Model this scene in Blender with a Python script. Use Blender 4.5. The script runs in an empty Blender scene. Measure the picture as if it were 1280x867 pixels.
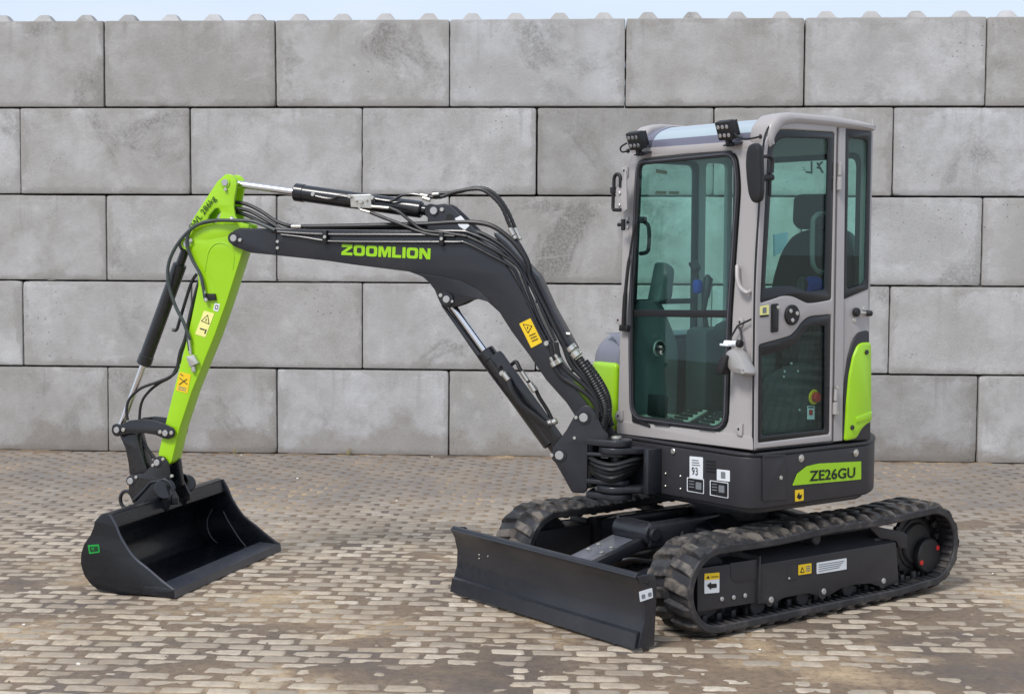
import bpy, bmesh, math, random
import numpy as np
from mathutils import Vector, Matrix
random.seed(7); rng = np.random.RandomState(7)
scene = bpy.context.scene
COL = scene.collection

# ------------------------------------------------------------------ camera
FPX, PITCH, ROLL, YAW = 1900.0, 0.0631213, 0.004946, -0.0625213
CAM = np.array([0.0, -13.8917, 1.8913])
cy, sy, cp, sp, cr, sr = math.cos(YAW), math.sin(YAW), math.cos(PITCH), math.sin(PITCH), math.cos(ROLL), math.sin(ROLL)
FW = np.array([sy*cp, cy*cp, -sp]); R0 = np.array([cy, -sy, 0.0]); U0 = np.cross(R0, FW)
RT = cr*R0+sr*U0; UP = -sr*R0+cr*U0
cam = bpy.data.cameras.new('camera'); camo = bpy.data.objects.new('camera', cam); COL.objects.link(camo)
cam.sensor_width = 36; cam.lens = FPX/1280*36; cam.clip_end = 2000; cam.clip_start = .1
camo.matrix_world = Matrix(((RT[0], UP[0], -FW[0], CAM[0]), (RT[1], UP[1], -FW[1], CAM[1]), (RT[2], UP[2], -FW[2], CAM[2]), (0, 0, 0, 1)))
scene.camera = camo

# ------------------------------------------------------------------ sky, sun, exposure
SUN_EL, SUN_AZ = math.radians(50), math.radians(212)    # azimuth of the sun clockwise from +Y
w = bpy.data.worlds.new('World'); scene.world = w; w.use_nodes = True
nt = w.node_tree; nt.nodes.clear()
def N(nt, t, **k):
    n = nt.nodes.new(t)
    for a, b in k.items(): setattr(n, a, b)
    return n
sky = N(nt, 'ShaderNodeTexSky', sky_type='NISHITA', sun_disc=False, sun_elevation=SUN_EL, sun_rotation=SUN_AZ)
tc = N(nt, 'ShaderNodeTexCoord'); mp = N(nt, 'ShaderNodeMapping'); mp.inputs['Scale'].default_value = (1, 1, 3)
nz = N(nt, 'ShaderNodeTexNoise'); nz.inputs['Scale'].default_value = 2.6; nz.inputs['Detail'].default_value = 6
rp_ = N(nt, 'ShaderNodeValToRGB'); rp_.color_ramp.elements[0].position = .34; rp_.color_ramp.elements[1].position = .62
rp_.color_ramp.elements[0].color = (.62, .62, .62, 1); rp_.color_ramp.elements[1].color = (.95, .95, .95, 1)
mx = N(nt, 'ShaderNodeMix', data_type='RGBA'); mx.inputs[7].default_value = (5.3, 5.9, 6.9, 1)
bg = N(nt, 'ShaderNodeBackground'); bg.inputs[1].default_value = .10; ow = N(nt, 'ShaderNodeOutputWorld')
L = nt.links.new
L(tc.outputs['Generated'], mp.inputs[0]); L(mp.outputs[0], nz.inputs[0]); L(nz.outputs[0], rp_.inputs[0])
L(rp_.outputs[0], mx.inputs[0]); L(sky.outputs[0], mx.inputs[6]); L(mx.outputs[2], bg.inputs[0]); L(bg.outputs[0], ow.inputs[0])
sun = bpy.data.lights.new('sun', 'SUN'); sun.energy = 1.8; sun.angle = math.radians(16); sun.color = (1, .965, .92)
suno = bpy.data.objects.new('sun', sun); COL.objects.link(suno)
sd = Vector((math.sin(SUN_AZ)*math.cos(SUN_EL), math.cos(SUN_AZ)*math.cos(SUN_EL), math.sin(SUN_EL)))
suno.rotation_euler = sd.to_track_quat('Z', 'Y').to_euler()
scene.view_settings.view_transform = 'Standard'; scene.view_settings.look = 'None'
scene.view_settings.exposure = 0.60; scene.view_settings.gamma = 1
scene.render.engine = 'CYCLES'
scene.cycles.max_bounces = 10; scene.cycles.transparent_max_bounces = 16; scene.cycles.transmission_bounces = 8

# ------------------------------------------------------------------ measuring planes (all metres)
def ray(x, y): return FW+RT*(x-640)/FPX-UP*(y-433.5)/FPX
class Plane:
    """o origin, U and W in-plane axes, N = U x W towards the outside"""
    def __init__(s, o, U, W=(0, 0, 1)):
        s.o = np.array(o, float); s.U = np.array(U, float); s.U /= np.linalg.norm(s.U)
        W = np.array(W, float); s.W = W/np.linalg.norm(W); s.N = np.cross(s.U, s.W)
    def at(s, a, b, off=0): return s.o+s.U*a+s.W*b+s.N*off
    def px(s, x, y, off=0):
        d = ray(x, y); O = s.o+s.N*off; t = ((O-CAM)@s.N)/(d@s.N); X = CAM+d*t-O
        return (float(X@s.U), float(X@s.W))
    def pts(s, P, off=0): return [s.px(x, y, off) for x, y in P]
    def w(s, x, y, off=0):
        a, b = s.px(x, y, off); return s.at(a, b, off)
def zoomed(x0, y0, k, P): return [(x0+x/k, y0+y/k) for x, y in P]

A41 = math.radians(41); MO = np.array([0.6932, -5.3524, 0.0])
ME = np.array([math.cos(A41), math.sin(A41), 0]); MV = np.array([-math.sin(A41), math.cos(A41), 0])
def Mw(u, v, z): return MO+ME*u+MV*v+np.array([0, 0, z])     # u to the machine's rear, v to its right, z up
def side(v): return Plane(Mw(0, v, 0), ME)
def front(u): return Plane(Mw(u, 0, 0), -MV)
AB = math.radians(-12); BO = np.array([-2.2088, -5.1916, 0.0])
BP = Plane(BO, (math.cos(AB), math.sin(AB), 0))              # the boom's mid plane

# ------------------------------------------------------------------ mesh helpers
def smooth(me, ang=35):
    for p in me.polygons: p.use_smooth = True
    me.set_sharp_from_angle(angle=math.radians(ang))
class MB:
    def __init__(s): s.v = []; s.f = []
    def add(s, v, f):
        n = len(s.v); s.v += [tuple(float(c) for c in q) for q in v]; s.f += [tuple(i+n for i in g) for g in f]; return s
    def build(s, name, mat, parent=None, kind=None, ang=35, origin=None, label=None, sm=True):
        me = bpy.data.meshes.new(name)
        o = bpy.data.objects.new(name, me); COL.objects.link(o)
        pw = Vector((0, 0, 0))
        if parent is not None:
            o.parent = parent; pw = parent.get('_w') and Vector(parent['_w']) or Vector((0, 0, 0))
        og = Vector(origin) if origin is not None else pw
        o.location = og-pw; o['_w'] = tuple(og)
        me.from_pydata([(x-og.x, y-og.y, z-og.z) for x, y, z in s.v], [], s.f); me.update()
        me.materials.append(mat)
        if sm: smooth(me, ang)
        if kind: o['kind'] = kind
        if label: o['label'] = label
        return o
def ring(P, r, n=4):
    """round the corners of a polygon; r one radius or one per corner"""
    out = []; m = len(P)
    for i in range(m):
        rr = r[i] if isinstance(r, (list, tuple)) else r
        p = np.array(P[i], float); a = np.array(P[i-1], float)-p; b = np.array(P[(i+1) % m], float)-p
        la, lb = np.linalg.norm(a), np.linalg.norm(b)
        if rr <= 0 or la < 1e-9 or lb < 1e-9: out.append(tuple(p)); continue
        d = min(rr, la*.49, lb*.49); s = p+a/la*d; e = p+b/lb*d
        for k in range(n+1):
            t = k/n; out.append(tuple((1-t)**2*s+2*t*(1-t)*p+t*t*e))
    return out
def spline(P, n=6, closed=False):
    P = [np.array(p, float) for p in P]; m = len(P); out = []
    rngk = range(m if closed else m-1)
    for i in rngk:
        g = (lambda j: P[j % m]) if closed else (lambda j: P[min(max(j, 0), m-1)])
        a, b, c2, d = g(i-1), g(i), g(i+1), g(i+2)
        for k in range(n):
            t = k/n; out.append(.5*((2*b)+(c2-a)*t+(2*a-5*b+4*c2-d)*t*t+(3*b-a-3*c2+d)*t**3))
    if not closed: out.append(P[-1])
    return out
def plate_geo(mb, loops, pl, off, thick, bev=0.0, res=1):
    """fill 2D loops (outer + holes) on plane pl; near face at off, body goes to off-thick"""
    cu = bpy.data.curves.new('tmp', 'CURVE'); cu.dimensions = '2D'; cu.fill_mode = 'BOTH'
    cu.extrude = max(thick/2-bev, 0); cu.bevel_depth = bev; cu.bevel_resolution = res; cu.offset = -bev
    for lp in loops:
        sp_ = cu.splines.new('POLY'); sp_.points.add(len(lp)-1); sp_.use_cyclic_u = True
        for q, (a, b) in zip(sp_.points, lp): q.co = (a, b, 0, 1)
    ob = bpy.data.objects.new('tmp', cu); me = bpy.data.meshes.new_from_object(ob)
    V = [pl.at(v.co.x, v.co.y, off-thick/2+v.co.z) for v in me.vertices]; F = [tuple(p.vertices) for p in me.polygons]
    bpy.data.objects.remove(ob); bpy.data.curves.remove(cu); bpy.data.meshes.remove(me)
    bm = bmesh.new(); vs = [bm.verts.new(v) for v in V]
    for f in F:
        try: bm.faces.new([vs[i] for i in f])
        except ValueError: pass
    bmesh.ops.remove_doubles(bm, verts=bm.verts, dist=1e-5); bmesh.ops.recalc_face_normals(bm, faces=bm.faces)
    bm.verts.index_update()
    mb.add([v.co for v in bm.verts], [[v.index for v in f.verts] for f in bm.faces]); bm.free(); return mb
def plate(name, loops, pl, off, thick, mat, parent, bev=.002, res=1, **k):
    return plate_geo(MB(), loops, pl, off, thick, bev, res).build(name, mat, parent, **k)
def pplate(name, P, pl, off, thick, mat, parent, bev=.002, r=0, holes=(), **k):
    """plate whose loops are measured in photo pixels on the plane at off"""
    loops = [ring(pl.pts(P, off), r)]+[ring(pl.pts(h, off), hr) for h, hr in holes]
    return plate(name, loops, pl, off, thick, mat, parent, bev, **k)
def sweep(mb, P, r, seg=10, caps=True):
    P = [np.array(p, float) for p in P]; n = len(P); rs = r if isinstance(r, (list, tuple)) else [r]*n
    T = []
    for i in range(n):
        t = P[min(i+1, n-1)]-P[max(i-1, 0)]; l = np.linalg.norm(t); T.append(t/l if l > 1e-12 else np.array([0, 0, 1.]))
    a = np.array([0, 0, 1.]) if abs(T[0][2]) < .9 else np.array([1., 0, 0])
    u = np.cross(T[0], a); u /= np.linalg.norm(u); V = []; F = []
    for i in range(n):
        u = u-T[i]*(u@T[i]); u /= np.linalg.norm(u); v = np.cross(T[i], u)
        for k in range(seg):
            th = 2*math.pi*k/seg; V.append(P[i]+(u*math.cos(th)+v*math.sin(th))*rs[i])
    for i in range(n-1):
        for k in range(seg):
            k2 = (k+1) % seg; F.append((i*seg+k, i*seg+k2, (i+1)*seg+k2, (i+1)*seg+k))
    if caps: F.append(tuple(range(seg))[::-1]); F.append(tuple((n-1)*seg+k for k in range(seg)))
    return mb.add(V, F)
def rod(mb, a, b, r, seg=16, ch=None):
    a = np.array(a, float); b = np.array(b, float); l = np.linalg.norm(b-a); d = (b-a)/l; c = min(ch if ch is not None else r*.15, l*.3)
    return sweep(mb, [a, a+d*c*.001, a+d*c, b-d*c, b-d*c*.001, b], [r-c, r-c, r, r, r-c, r-c], seg)
def box(mb, o, ax, ay, az, bev=.004):
    """o centre, ax ay az full-size edge vectors"""
    ax, ay, az = [np.array(q, float) for q in (ax, ay, az)]
    lx, ly, lz = [np.linalg.norm(q) for q in (ax, ay, az)]
    b = min(bev, lx*.45, ly*.45, lz*.45); bm = bmesh.new(); bmesh.ops.create_cube(bm, size=1)
    for v in bm.verts: v.co = Vector((v.co.x*lx, v.co.y*ly, v.co.z*lz))
    if b > 0: bmesh.ops.bevel(bm, geom=list(bm.edges)+list(bm.verts), offset=b, segments=2, affect='EDGES', profile=.5)
    bm.verts.index_update(); V = [np.array(o)+ax/lx*v.co.x+ay/ly*v.co.y+az/lz*v.co.z for v in bm.verts]
    F = [[v.index for v in f.verts] for f in bm.faces]; bm.free()
    if np.dot(np.cross(ax, ay), az) < 0: F = [f[::-1] for f in F]
    return mb.add(V, F)
def mbox(mb, u0, u1, v0, v1, z0, z1, bev=.006):
    return box(mb, Mw((u0+u1)/2, (v0+v1)/2, (z0+z1)/2), ME*(u1-u0), MV*(v1-v0), (0, 0, z1-z0), bev)
def empty(name, loc, label=None, cat=None, group=None, parent=None):
    o = bpy.data.objects.new(name, None); COL.objects.link(o); o.empty_display_size = .2
    pw = Vector(parent['_w']) if parent else Vector((0, 0, 0))
    o.location = Vector(loc)-pw; o['_w'] = tuple(loc); o.parent = parent
    if label: o['label'] = label
    if cat: o['category'] = cat
    if group: o['group'] = group
    return o
def text(body, name, pl, off, p0, p1, h_px, mat, parent, bold=0.0, thick=.0015, label=None, shear=0.0, space=1.0):
    """lettering running from pixel p0 to p1 (baseline) on the plane, cap height about h_px"""
    cu = bpy.data.curves.new('tmp', 'FONT'); cu.body = body; cu.size = 1; cu.extrude = 0; cu.offset = bold; cu.shear = shear; cu.space_character = space
    cu.resolution_u = 3
    ob = bpy.data.objects.new('tmp', cu); me = bpy.data.meshes.new_from_object(ob)
    xs = [v.co.x for v in me.vertices]; ys = [v.co.y for v in me.vertices]; x0, x1, y1 = min(xs), max(xs), max(ys)
    a = np.array(pl.px(*p0, off)); b = np.array(pl.px(*p1, off)); d = b-a; l = np.linalg.norm(d); d /= l; e = np.array([-d[1], d[0]])
    up = np.array(pl.px(p0[0], p0[1]-h_px, off))-a; hh = np.linalg.norm(up)
    V = []
    for v in me.vertices:
        q = a+d*(v.co.x-x0)/(x1-x0)*l+e*v.co.y/max(y1, .01)*hh; V.append(pl.at(q[0], q[1], off+thick))
    F = [tuple(p.vertices) for p in me.polygons]
    bpy.data.objects.remove(ob); bpy.data.curves.remove(cu); bpy.data.meshes.remove(me)
    return MB().add(V, F).build(name, mat, parent, label=label, sm=False)

# ------------------------------------------------------------------ materials
def newmat(name):
    m = bpy.data.materials.new(name); m.use_nodes = True; nt = m.node_tree; nt.nodes.clear()
    o = nt.nodes.new('ShaderNodeOutputMaterial'); b = nt.nodes.new('ShaderNodeBsdfPrincipled'); nt.links.new(b.outputs[0], o.inputs[0])
    return m, nt, b, o
def lin(c): return tuple(((x/255)/12.92 if x/255 <= .04045 else ((x/255+.055)/1.055)**2.4) for x in c)+(1,)
def mixc(nt, fac, a, b, bt='MIX'):
    m = N(nt, 'ShaderNodeMix', data_type='RGBA', blend_type=bt)
    for i, q in ((0, fac), (6, a), (7, b)):
        if isinstance(q, bpy.types.NodeSocket): nt.links.new(q, m.inputs[i])
        else: m.inputs[i].default_value = q
    return m.outputs[2]
def noise(nt, vec, scale, detail=4, rough=.55, dist=0.0):
    n = N(nt, 'ShaderNodeTexNoise'); n.inputs['Scale'].default_value = scale; n.inputs['Detail'].default_value = detail
    n.inputs['Roughness'].default_value = rough; n.inputs['Distortion'].default_value = dist
    if vec is not None: nt.links.new(vec, n.inputs['Vector'])
    return n.outputs['Fac']
def ramp(nt, fac, stops):
    r = N(nt, 'ShaderNodeValToRGB'); el = r.color_ramp.elements
    while len(el) < len(stops): el.new(.5)
    for e, (p, c) in zip(el, stops):
        e.position = p; e.color = c if len(c) == 4 else tuple(c)+(1,)
    nt.links.new(fac, r.inputs[0]); return r.outputs[0]
def g(v): return (v, v, v, 1)
def bump(nt, b, h, strength, dist=.01):
    n = N(nt, 'ShaderNodeBump'); n.inputs['Strength'].default_value = strength; n.inputs['Distance'].default_value = dist
    nt.links.new(h, n.inputs['Height']); nt.links.new(n.outputs[0], b.inputs['Normal']); return n
def coords(nt, kind='Object'):
    return N(nt, 'ShaderNodeTexCoord').outputs[kind]
def paint(name, col, rough=.4, dust=.25, metal=0.0, coat=0.0, peel=.05, spec=.5, dustcol=(.16, .14, .12, 1)):
    m, nt, b, o = newmat(name); c = coords(nt)
    n1 = noise(nt, c, 3.1, 6, .6); n2 = noise(nt, c, 34, 5, .65)
    d = N(nt, 'ShaderNodeMath', operation='MULTIPLY'); nt.links.new(ramp(nt, n1, [(.4, g(0)), (.72, g(1))]), d.inputs[0]); nt.links.new(ramp(nt, n2, [(.35, g(.2)), (.7, g(1))]), d.inputs[1])
    d2 = N(nt, 'ShaderNodeMath', operation='MULTIPLY'); nt.links.new(d.outputs[0], d2.inputs[0]); d2.inputs[1].default_value = dust
    base = mixc(nt, n1, tuple(q*.9 for q in col[:3])+(1,), tuple(min(1, q*1.1) for q in col[:3])+(1,))
    nt.links.new(mixc(nt, d2.outputs[0], base, dustcol), b.inputs['Base Color'])
    rr = N(nt, 'ShaderNodeMapRange'); nt.links.new(n2, rr.inputs[0]); rr.inputs[3].default_value = rough-.07; rr.inputs[4].default_value = rough+.12
    nt.links.new(rr.outputs[0], b.inputs['Roughness'])
    b.inputs['Metallic'].default_value = metal; b.inputs['Coat Weight'].default_value = coat; b.inputs['Coat Roughness'].default_value = .12
    b.inputs['Specular IOR Level'].default_value = spec
    bump(nt, b, noise(nt, c, 160, 3), peel, .001)
    return m
black_paint = paint('dark_grey_paint', lin((33, 35, 42)), .33, .12, coat=.2, spec=.45)
black_gloss = paint('black_gloss_paint', lin((18, 20, 26)), .26, .12, coat=.3)
skirt_mat = paint('charcoal_textured_paint', lin((46, 45, 49)), .45, .10, peel=.25, spec=.4)
lime = paint('lime_green_paint', lin((158, 210, 14)), .33, .05, coat=.4, peel=.03)
cab_grey = paint('warm_grey_paint', lin((166, 161, 160)), .40, .12, coat=.2)
rail_grey = paint('dome_grey_paint', lin((120, 122, 135)), .35, .08, coat=.3)
plastic = paint('black_plastic', lin((20, 20, 23)), .5, .08)
hose_mat = paint('black_hose_rubber', lin((28, 28, 31)), .42, .10)
chrome = paint('chrome_rod', lin((225, 225, 228)), .16, .0, metal=1.0, peel=0)
zinc = paint('zinc_plated_steel', lin((205, 203, 196)), .32, .1, metal=.85, peel=.1)
cast = paint('brushed_pin_steel', lin((190, 190, 190)), .35, .15, metal=.7)
grey_metal = paint('grey_silver_plastic', lin((165, 162, 160)), .35, .1, metal=.3)
seat_mat = paint('seat_fabric', lin((30, 29, 33)), .8, .08, peel=.4)
interior = paint('interior_dark_trim', lin((44, 49, 51)), .6, .1)
interior_lt = paint('interior_grey_trim', lin((100, 108, 108)), .55, .1)
yellow = paint('yellow_sticker', lin((238, 200, 30)), .4, .05, peel=0)
paleyel = paint('pale_yellow_sticker', lin((240, 235, 150)), .4, .05, peel=0)
white = paint('white_sticker', lin((225, 228, 232)), .4, .05, peel=0)
ink = paint('black_print', lin((20, 20, 22)), .5, .0, peel=0)
greyprint = paint('grey_print', lin((120, 124, 128)), .5, .0, peel=0)
red = paint('red_plug', lin((200, 40, 35)), .4, .05)
greenst = paint('green_logo_sticker', lin((20, 150, 60)), .4, .05)
blue = paint('blue_cloth', lin((18, 52, 150)), .7, .05)
pedal = paint('pedal_aluminium', lin((200, 205, 190)), .35, .1, metal=.5)
def rubber_mat():
    m, nt, b, o = newmat('dusty_track_rubber'); c = coords(nt, 'Object')
    geo = N(nt, 'ShaderNodeNewGeometry'); n1 = noise(nt, geo.outputs['Position'], 4.5, 3, .55); n2 = noise(nt, geo.outputs['Position'], 16, 5, .6)
    a = N(nt, 'ShaderNodeMath', operation='ADD'); nt.links.new(n1, a.inputs[0]); nt.links.new(n2, a.inputs[1])
    col = ramp(nt, a.outputs[0], [(.36, lin((44, 44, 46))), (.5, lin((74, 70, 66))), (.62, lin((120, 110, 100)))])
    rr = a.outputs[0]; h = N(nt, 'ShaderNodeMath', operation='MULTIPLY'); nt.links.new(a.outputs[0], h.inputs[0]); h.inputs[1].default_value = .5
    nt.links.new(ramp(nt, h.outputs[0], [(.42, lin((31, 31, 34))), (.50, lin((54, 51, 50))), (.60, lin((108, 100, 92)))]), b.inputs['Base Color'])
    b.inputs['Roughness'].default_value = .62; bump(nt, b, n2, .4, .003); return m
rubber = rubber_mat()
def belt_mat():
    m, nt, b, o = newmat('track_belt_rubber'); geo = N(nt, 'ShaderNodeNewGeometry')
    n1 = noise(nt, geo.outputs['Position'], 9, 6, .65)
    nt.links.new(ramp(nt, n1, [(.40, lin((34, 34, 38))), (.56, lin((48, 47, 50))), (.74, lin((88, 83, 78)))]), b.inputs['Base Color'])
    b.inputs['Roughness'].default_value = .5; bump(nt, b, noise(nt, geo.outputs['Position'], 90, 4), .25, .002); return m
belt = belt_mat()
def glass_mat(name, tint, rough=0.0):
    m, nt, b, o = newmat(name); nt.nodes.remove(b)
    t = N(nt, 'ShaderNodeBsdfTransparent'); t.inputs[0].default_value = tint
    gl = N(nt, 'ShaderNodeBsdfGlossy'); gl.inputs['Roughness'].default_value = rough+.01; gl.inputs[0].default_value = (.95, 1, 1, 1)
    lw_ = N(nt, 'ShaderNodeLayerWeight'); lw_.inputs[0].default_value = .5; pw_ = N(nt, 'ShaderNodeMath', operation='POWER'); pw_.inputs[1].default_value = 5
    nt.links.new(lw_.outputs['Facing'], pw_.inputs[0]); ma_ = N(nt, 'ShaderNodeMath', operation='MULTIPLY_ADD'); ma_.inputs[1].default_value = .94; ma_.inputs[2].default_value = .03
    nt.links.new(pw_.outputs[0], ma_.inputs[0]); ms = N(nt, 'ShaderNodeMixShader'); nt.links.new(ma_.outputs[0], ms.inputs[0]); nt.links.new(t.outputs[0], ms.inputs[1]); nt.links.new(gl.outputs[0], ms.inputs[2]); nt.links.new(ms.outputs[0], o.inputs[0]); return m
glass = glass_mat('teal_tinted_glass', (.775, .925, .89, 1))
sky_painted_roof_glass = paint('sky_painted_roof_glass', lin((165, 180, 188)), .12, 0, coat=.8, peel=0)  # opaque pale blue, the sky's reflection is painted into the colour
def lens_mat():
    m, nt, b, o = newmat('lamp_lens'); b.inputs['Base Color'].default_value = (.55, .57, .6, 1); b.inputs['Metallic'].default_value = .9; b.inputs['Roughness'].default_value = .15; return m
lens = lens_mat()
mirror_glass = paint('mirror_glass', lin((200, 205, 210)), .05, 0, metal=1, peel=0)

def concrete():
    m, nt, b, o = newmat('cast_concrete'); c = coords(nt); oi = N(nt, 'ShaderNodeObjectInfo')
    rnd = oi.outputs['Random']
    off = N(nt, 'ShaderNodeVectorMath', operation='MULTIPLY_ADD'); cmb = N(nt, 'ShaderNodeCombineXYZ')
    mul = N(nt, 'ShaderNodeMath', operation='MULTIPLY'); nt.links.new(rnd, mul.inputs[0]); mul.inputs[1].default_value = 57.0
    for i in range(3): nt.links.new(mul.outputs[0], cmb.inputs[i])
    off = N(nt, 'ShaderNodeVectorMath', operation='ADD'); nt.links.new(c, off.inputs[0]); nt.links.new(cmb.outputs[0], off.inputs[1]); v = off.outputs[0]
    big = noise(nt, v, .9, 5, .6, .3); mid = noise(nt, v, 3.4, 8, .66, .15); fine = noise(nt, v, 42, 5, .7); micro = noise(nt, v, 190, 3, .7)
    base = ramp(nt, big, [(.30, lin((150, 148, 146))), (.45, lin((170, 168, 167))), (.62, lin((182, 181, 182))), (.8, lin((192, 193, 196)))])
    base = mixc(nt, ramp(nt, mid, [(.36, g(1)), (.56, g(0))]), base, lin((158, 156, 153)), 'MIX')
    mm = N(nt, 'ShaderNodeMath', operation='MULTIPLY'); nt.links.new(ramp(nt, mid, [(.58, g(0)), (.74, g(1))]), mm.inputs[0]); mm.inputs[1].default_value = .55
    base = mixc(nt, mm.outputs[0], base, lin((202, 202, 200)))
    # dark cloudy stains with crisp edges, stronger on some blocks
    sw = noise(nt, v, 1.25, 10, .68, .5); st = ramp(nt, sw, [(.545, g(0)), (.64, g(1))])
    amt = N(nt, 'ShaderNodeMapRange'); nt.links.new(rnd, amt.inputs[0]); amt.inputs[1].default_value = .3; amt.inputs[2].default_value = .9; amt.inputs[3].default_value = .15; amt.inputs[4].default_value = 1.0
    sm_ = N(nt, 'ShaderNodeMath', operation='MULTIPLY'); nt.links.new(st, sm_.inputs[0]); nt.links.new(amt.outputs[0], sm_.inputs[1])
    sf = N(nt, 'ShaderNodeMath', operation='MULTIPLY'); nt.links.new(sm_.outputs[0], sf.inputs[0]); nt.links.new(ramp(nt, fine, [(.35, g(.25)), (.62, g(1))]), sf.inputs[1])
    base = mixc(nt, sf.outputs[0], base, lin((112, 109, 105)))
    # pale trowel/lime smears: stretched noise
    mp = N(nt, 'ShaderNodeMapping'); mp.inputs['Rotation'].default_value = (0, .2, 0); mp.inputs['Scale'].default_value = (1, 1, 3); nt.links.new(v, mp.inputs[0])
    sm2 = ramp(nt, noise(nt, mp.outputs[0], 1.9, 7, .6, 1.6), [(.60, g(0)), (.70, g(.22))]); base = mixc(nt, sm2, base, lin((205, 205, 205)))
    # stained margins where formwork sealed: distance from the block's faces in local space
    sx = N(nt, 'ShaderNodeSeparateXYZ'); nt.links.new(c, sx.inputs[0])
    def edge(sock, half):
        a = N(nt, 'ShaderNodeMath', operation='ABSOLUTE'); nt.links.new(sock, a.inputs[0])
        s_ = N(nt, 'ShaderNodeMath', operation='SUBTRACT'); s_.inputs[0].default_value = half; nt.links.new(a.outputs[0], s_.inputs[1]); return s_.outputs[0]
    mn = N(nt, 'ShaderNodeMath', operation='MINIMUM'); nt.links.new(edge(sx.outputs[0], .8), mn.inputs[0]); nt.links.new(edge(sx.outputs[2], .4), mn.inputs[1])
    wob = N(nt, 'ShaderNodeMath', operation='MULTIPLY_ADD'); nt.links.new(mid, wob.inputs[0]); wob.inputs[1].default_value = .30; wob.inputs[2].default_value = -.13
    ad = N(nt, 'ShaderNodeMath', operation='ADD'); nt.links.new(mn.outputs[0], ad.inputs[0]); nt.links.new(wob.outputs[0], ad.inputs[1])
    em = ramp(nt, ad.outputs[0], [(.035, g(.65)), (.075, g(.38)), (.085, g(0))]); base = mixc(nt, em, base, lin((146, 143, 139)))
    # splashed dirt low down in the world
    geo = N(nt, 'ShaderNodeNewGeometry'); sg = N(nt, 'ShaderNodeSeparateXYZ'); nt.links.new(geo.outputs['Position'], sg.inputs[0])
    zz = N(nt, 'ShaderNodeMath', operation='ADD'); nt.links.new(sg.outputs[2], zz.inputs[0]); z2 = N(nt, 'ShaderNodeMath', operation='MULTIPLY_ADD'); nt.links.new(noise(nt, geo.outputs['Position'], 1.4, 5, .6), z2.inputs[0]); z2.inputs[1].default_value = -1.3; z2.inputs[2].default_value = .55; nt.links.new(z2.outputs[0], zz.inputs[1])
    base = mixc(nt, ramp(nt, zz.outputs[0], [(.0, g(.6)), (.14, g(0))]), base, lin((122, 112, 102)))
    # rain runs down from the top arris
    mp4 = N(nt, 'ShaderNodeMapping'); mp4.inputs['Scale'].default_value = (7, 7, .45); nt.links.new(v, mp4.inputs[0])
    run = N(nt, 'ShaderNodeMath', operation='MULTIPLY'); nt.links.new(ramp(nt, noise(nt, mp4.outputs[0], 1.6, 4, .6), [(.56, g(0)), (.70, g(.5))]), run.inputs[0])
    tz_ = N(nt, 'ShaderNodeMapRange'); nt.links.new(sx.outputs[2], tz_.inputs[0]); tz_.inputs[1].default_value = -.1; tz_.inputs[2].default_value = .4; nt.links.new(tz_.outputs[0], run.inputs[1])
    base = mixc(nt, run.outputs[0], base, lin((132, 129, 125)))
    # pits
    vo = N(nt, 'ShaderNodeTexVoronoi'); vo.inputs['Scale'].default_value = 17; nt.links.new(v, vo.inputs['Vector'])
    pm = N(nt, 'ShaderNodeMath', operation='MULTIPLY'); pit = ramp(nt, vo.outputs['Distance'], [(.07, g(1)), (.16, g(0))])
    nt.links.new(pit, pm.inputs[0]); nt.links.new(ramp(nt, noise(nt, v, 1.5, 3), [(.54, g(0)), (.66, g(.8))]), pm.inputs[1])
    base = mixc(nt, pm.outputs[0], base, lin((86, 84, 82)))
    vo2 = N(nt, 'ShaderNodeTexVoronoi'); vo2.inputs['Scale'].default_value = 46; nt.links.new(v, vo2.inputs['Vector'])
    p2 = N(nt, 'ShaderNodeMath', operation='MULTIPLY'); nt.links.new(ramp(nt, vo2.outputs['Distance'], [(.10, g(1)), (.2, g(0))]), p2.inputs[0]); nt.links.new(ramp(nt, noise(nt, v, 2.3, 3), [(.48, g(0)), (.62, g(.7))]), p2.inputs[1])
    base = mixc(nt, p2.outputs[0], base, lin((104, 102, 99)))
    base = mixc(nt, .16, base, ramp(nt, micro, [(.3, g(.06)), (.7, g(.8))]))
    wn = N(nt, 'ShaderNodeTexWhiteNoise', noise_dimensions='1D'); nt.links.new(mul.outputs[0], wn.inputs['W'])
    tone = ramp(nt, wn.outputs['Value'], [(0, (.70, .70, .70)), (.16, (.90, .885, .865)), (.45, (1.0, .99, .975)), (.75, (1.04, 1.035, 1.03)), (1, (1.09, 1.10, 1.12))]); base = mixc(nt, 1.0, base, tone, 'MULTIPLY')
    nt.links.new(base, b.inputs['Base Color']); b.inputs['Roughness'].default_value = .85; b.inputs['Specular IOR Level'].default_value = .3
    ht = mixc(nt, .35, fine, mid); h2 = mixc(nt, pm.outputs[0], ht, g(0)); bump(nt, b, h2, .45, .012)
    return m
conc = concrete()
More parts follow.
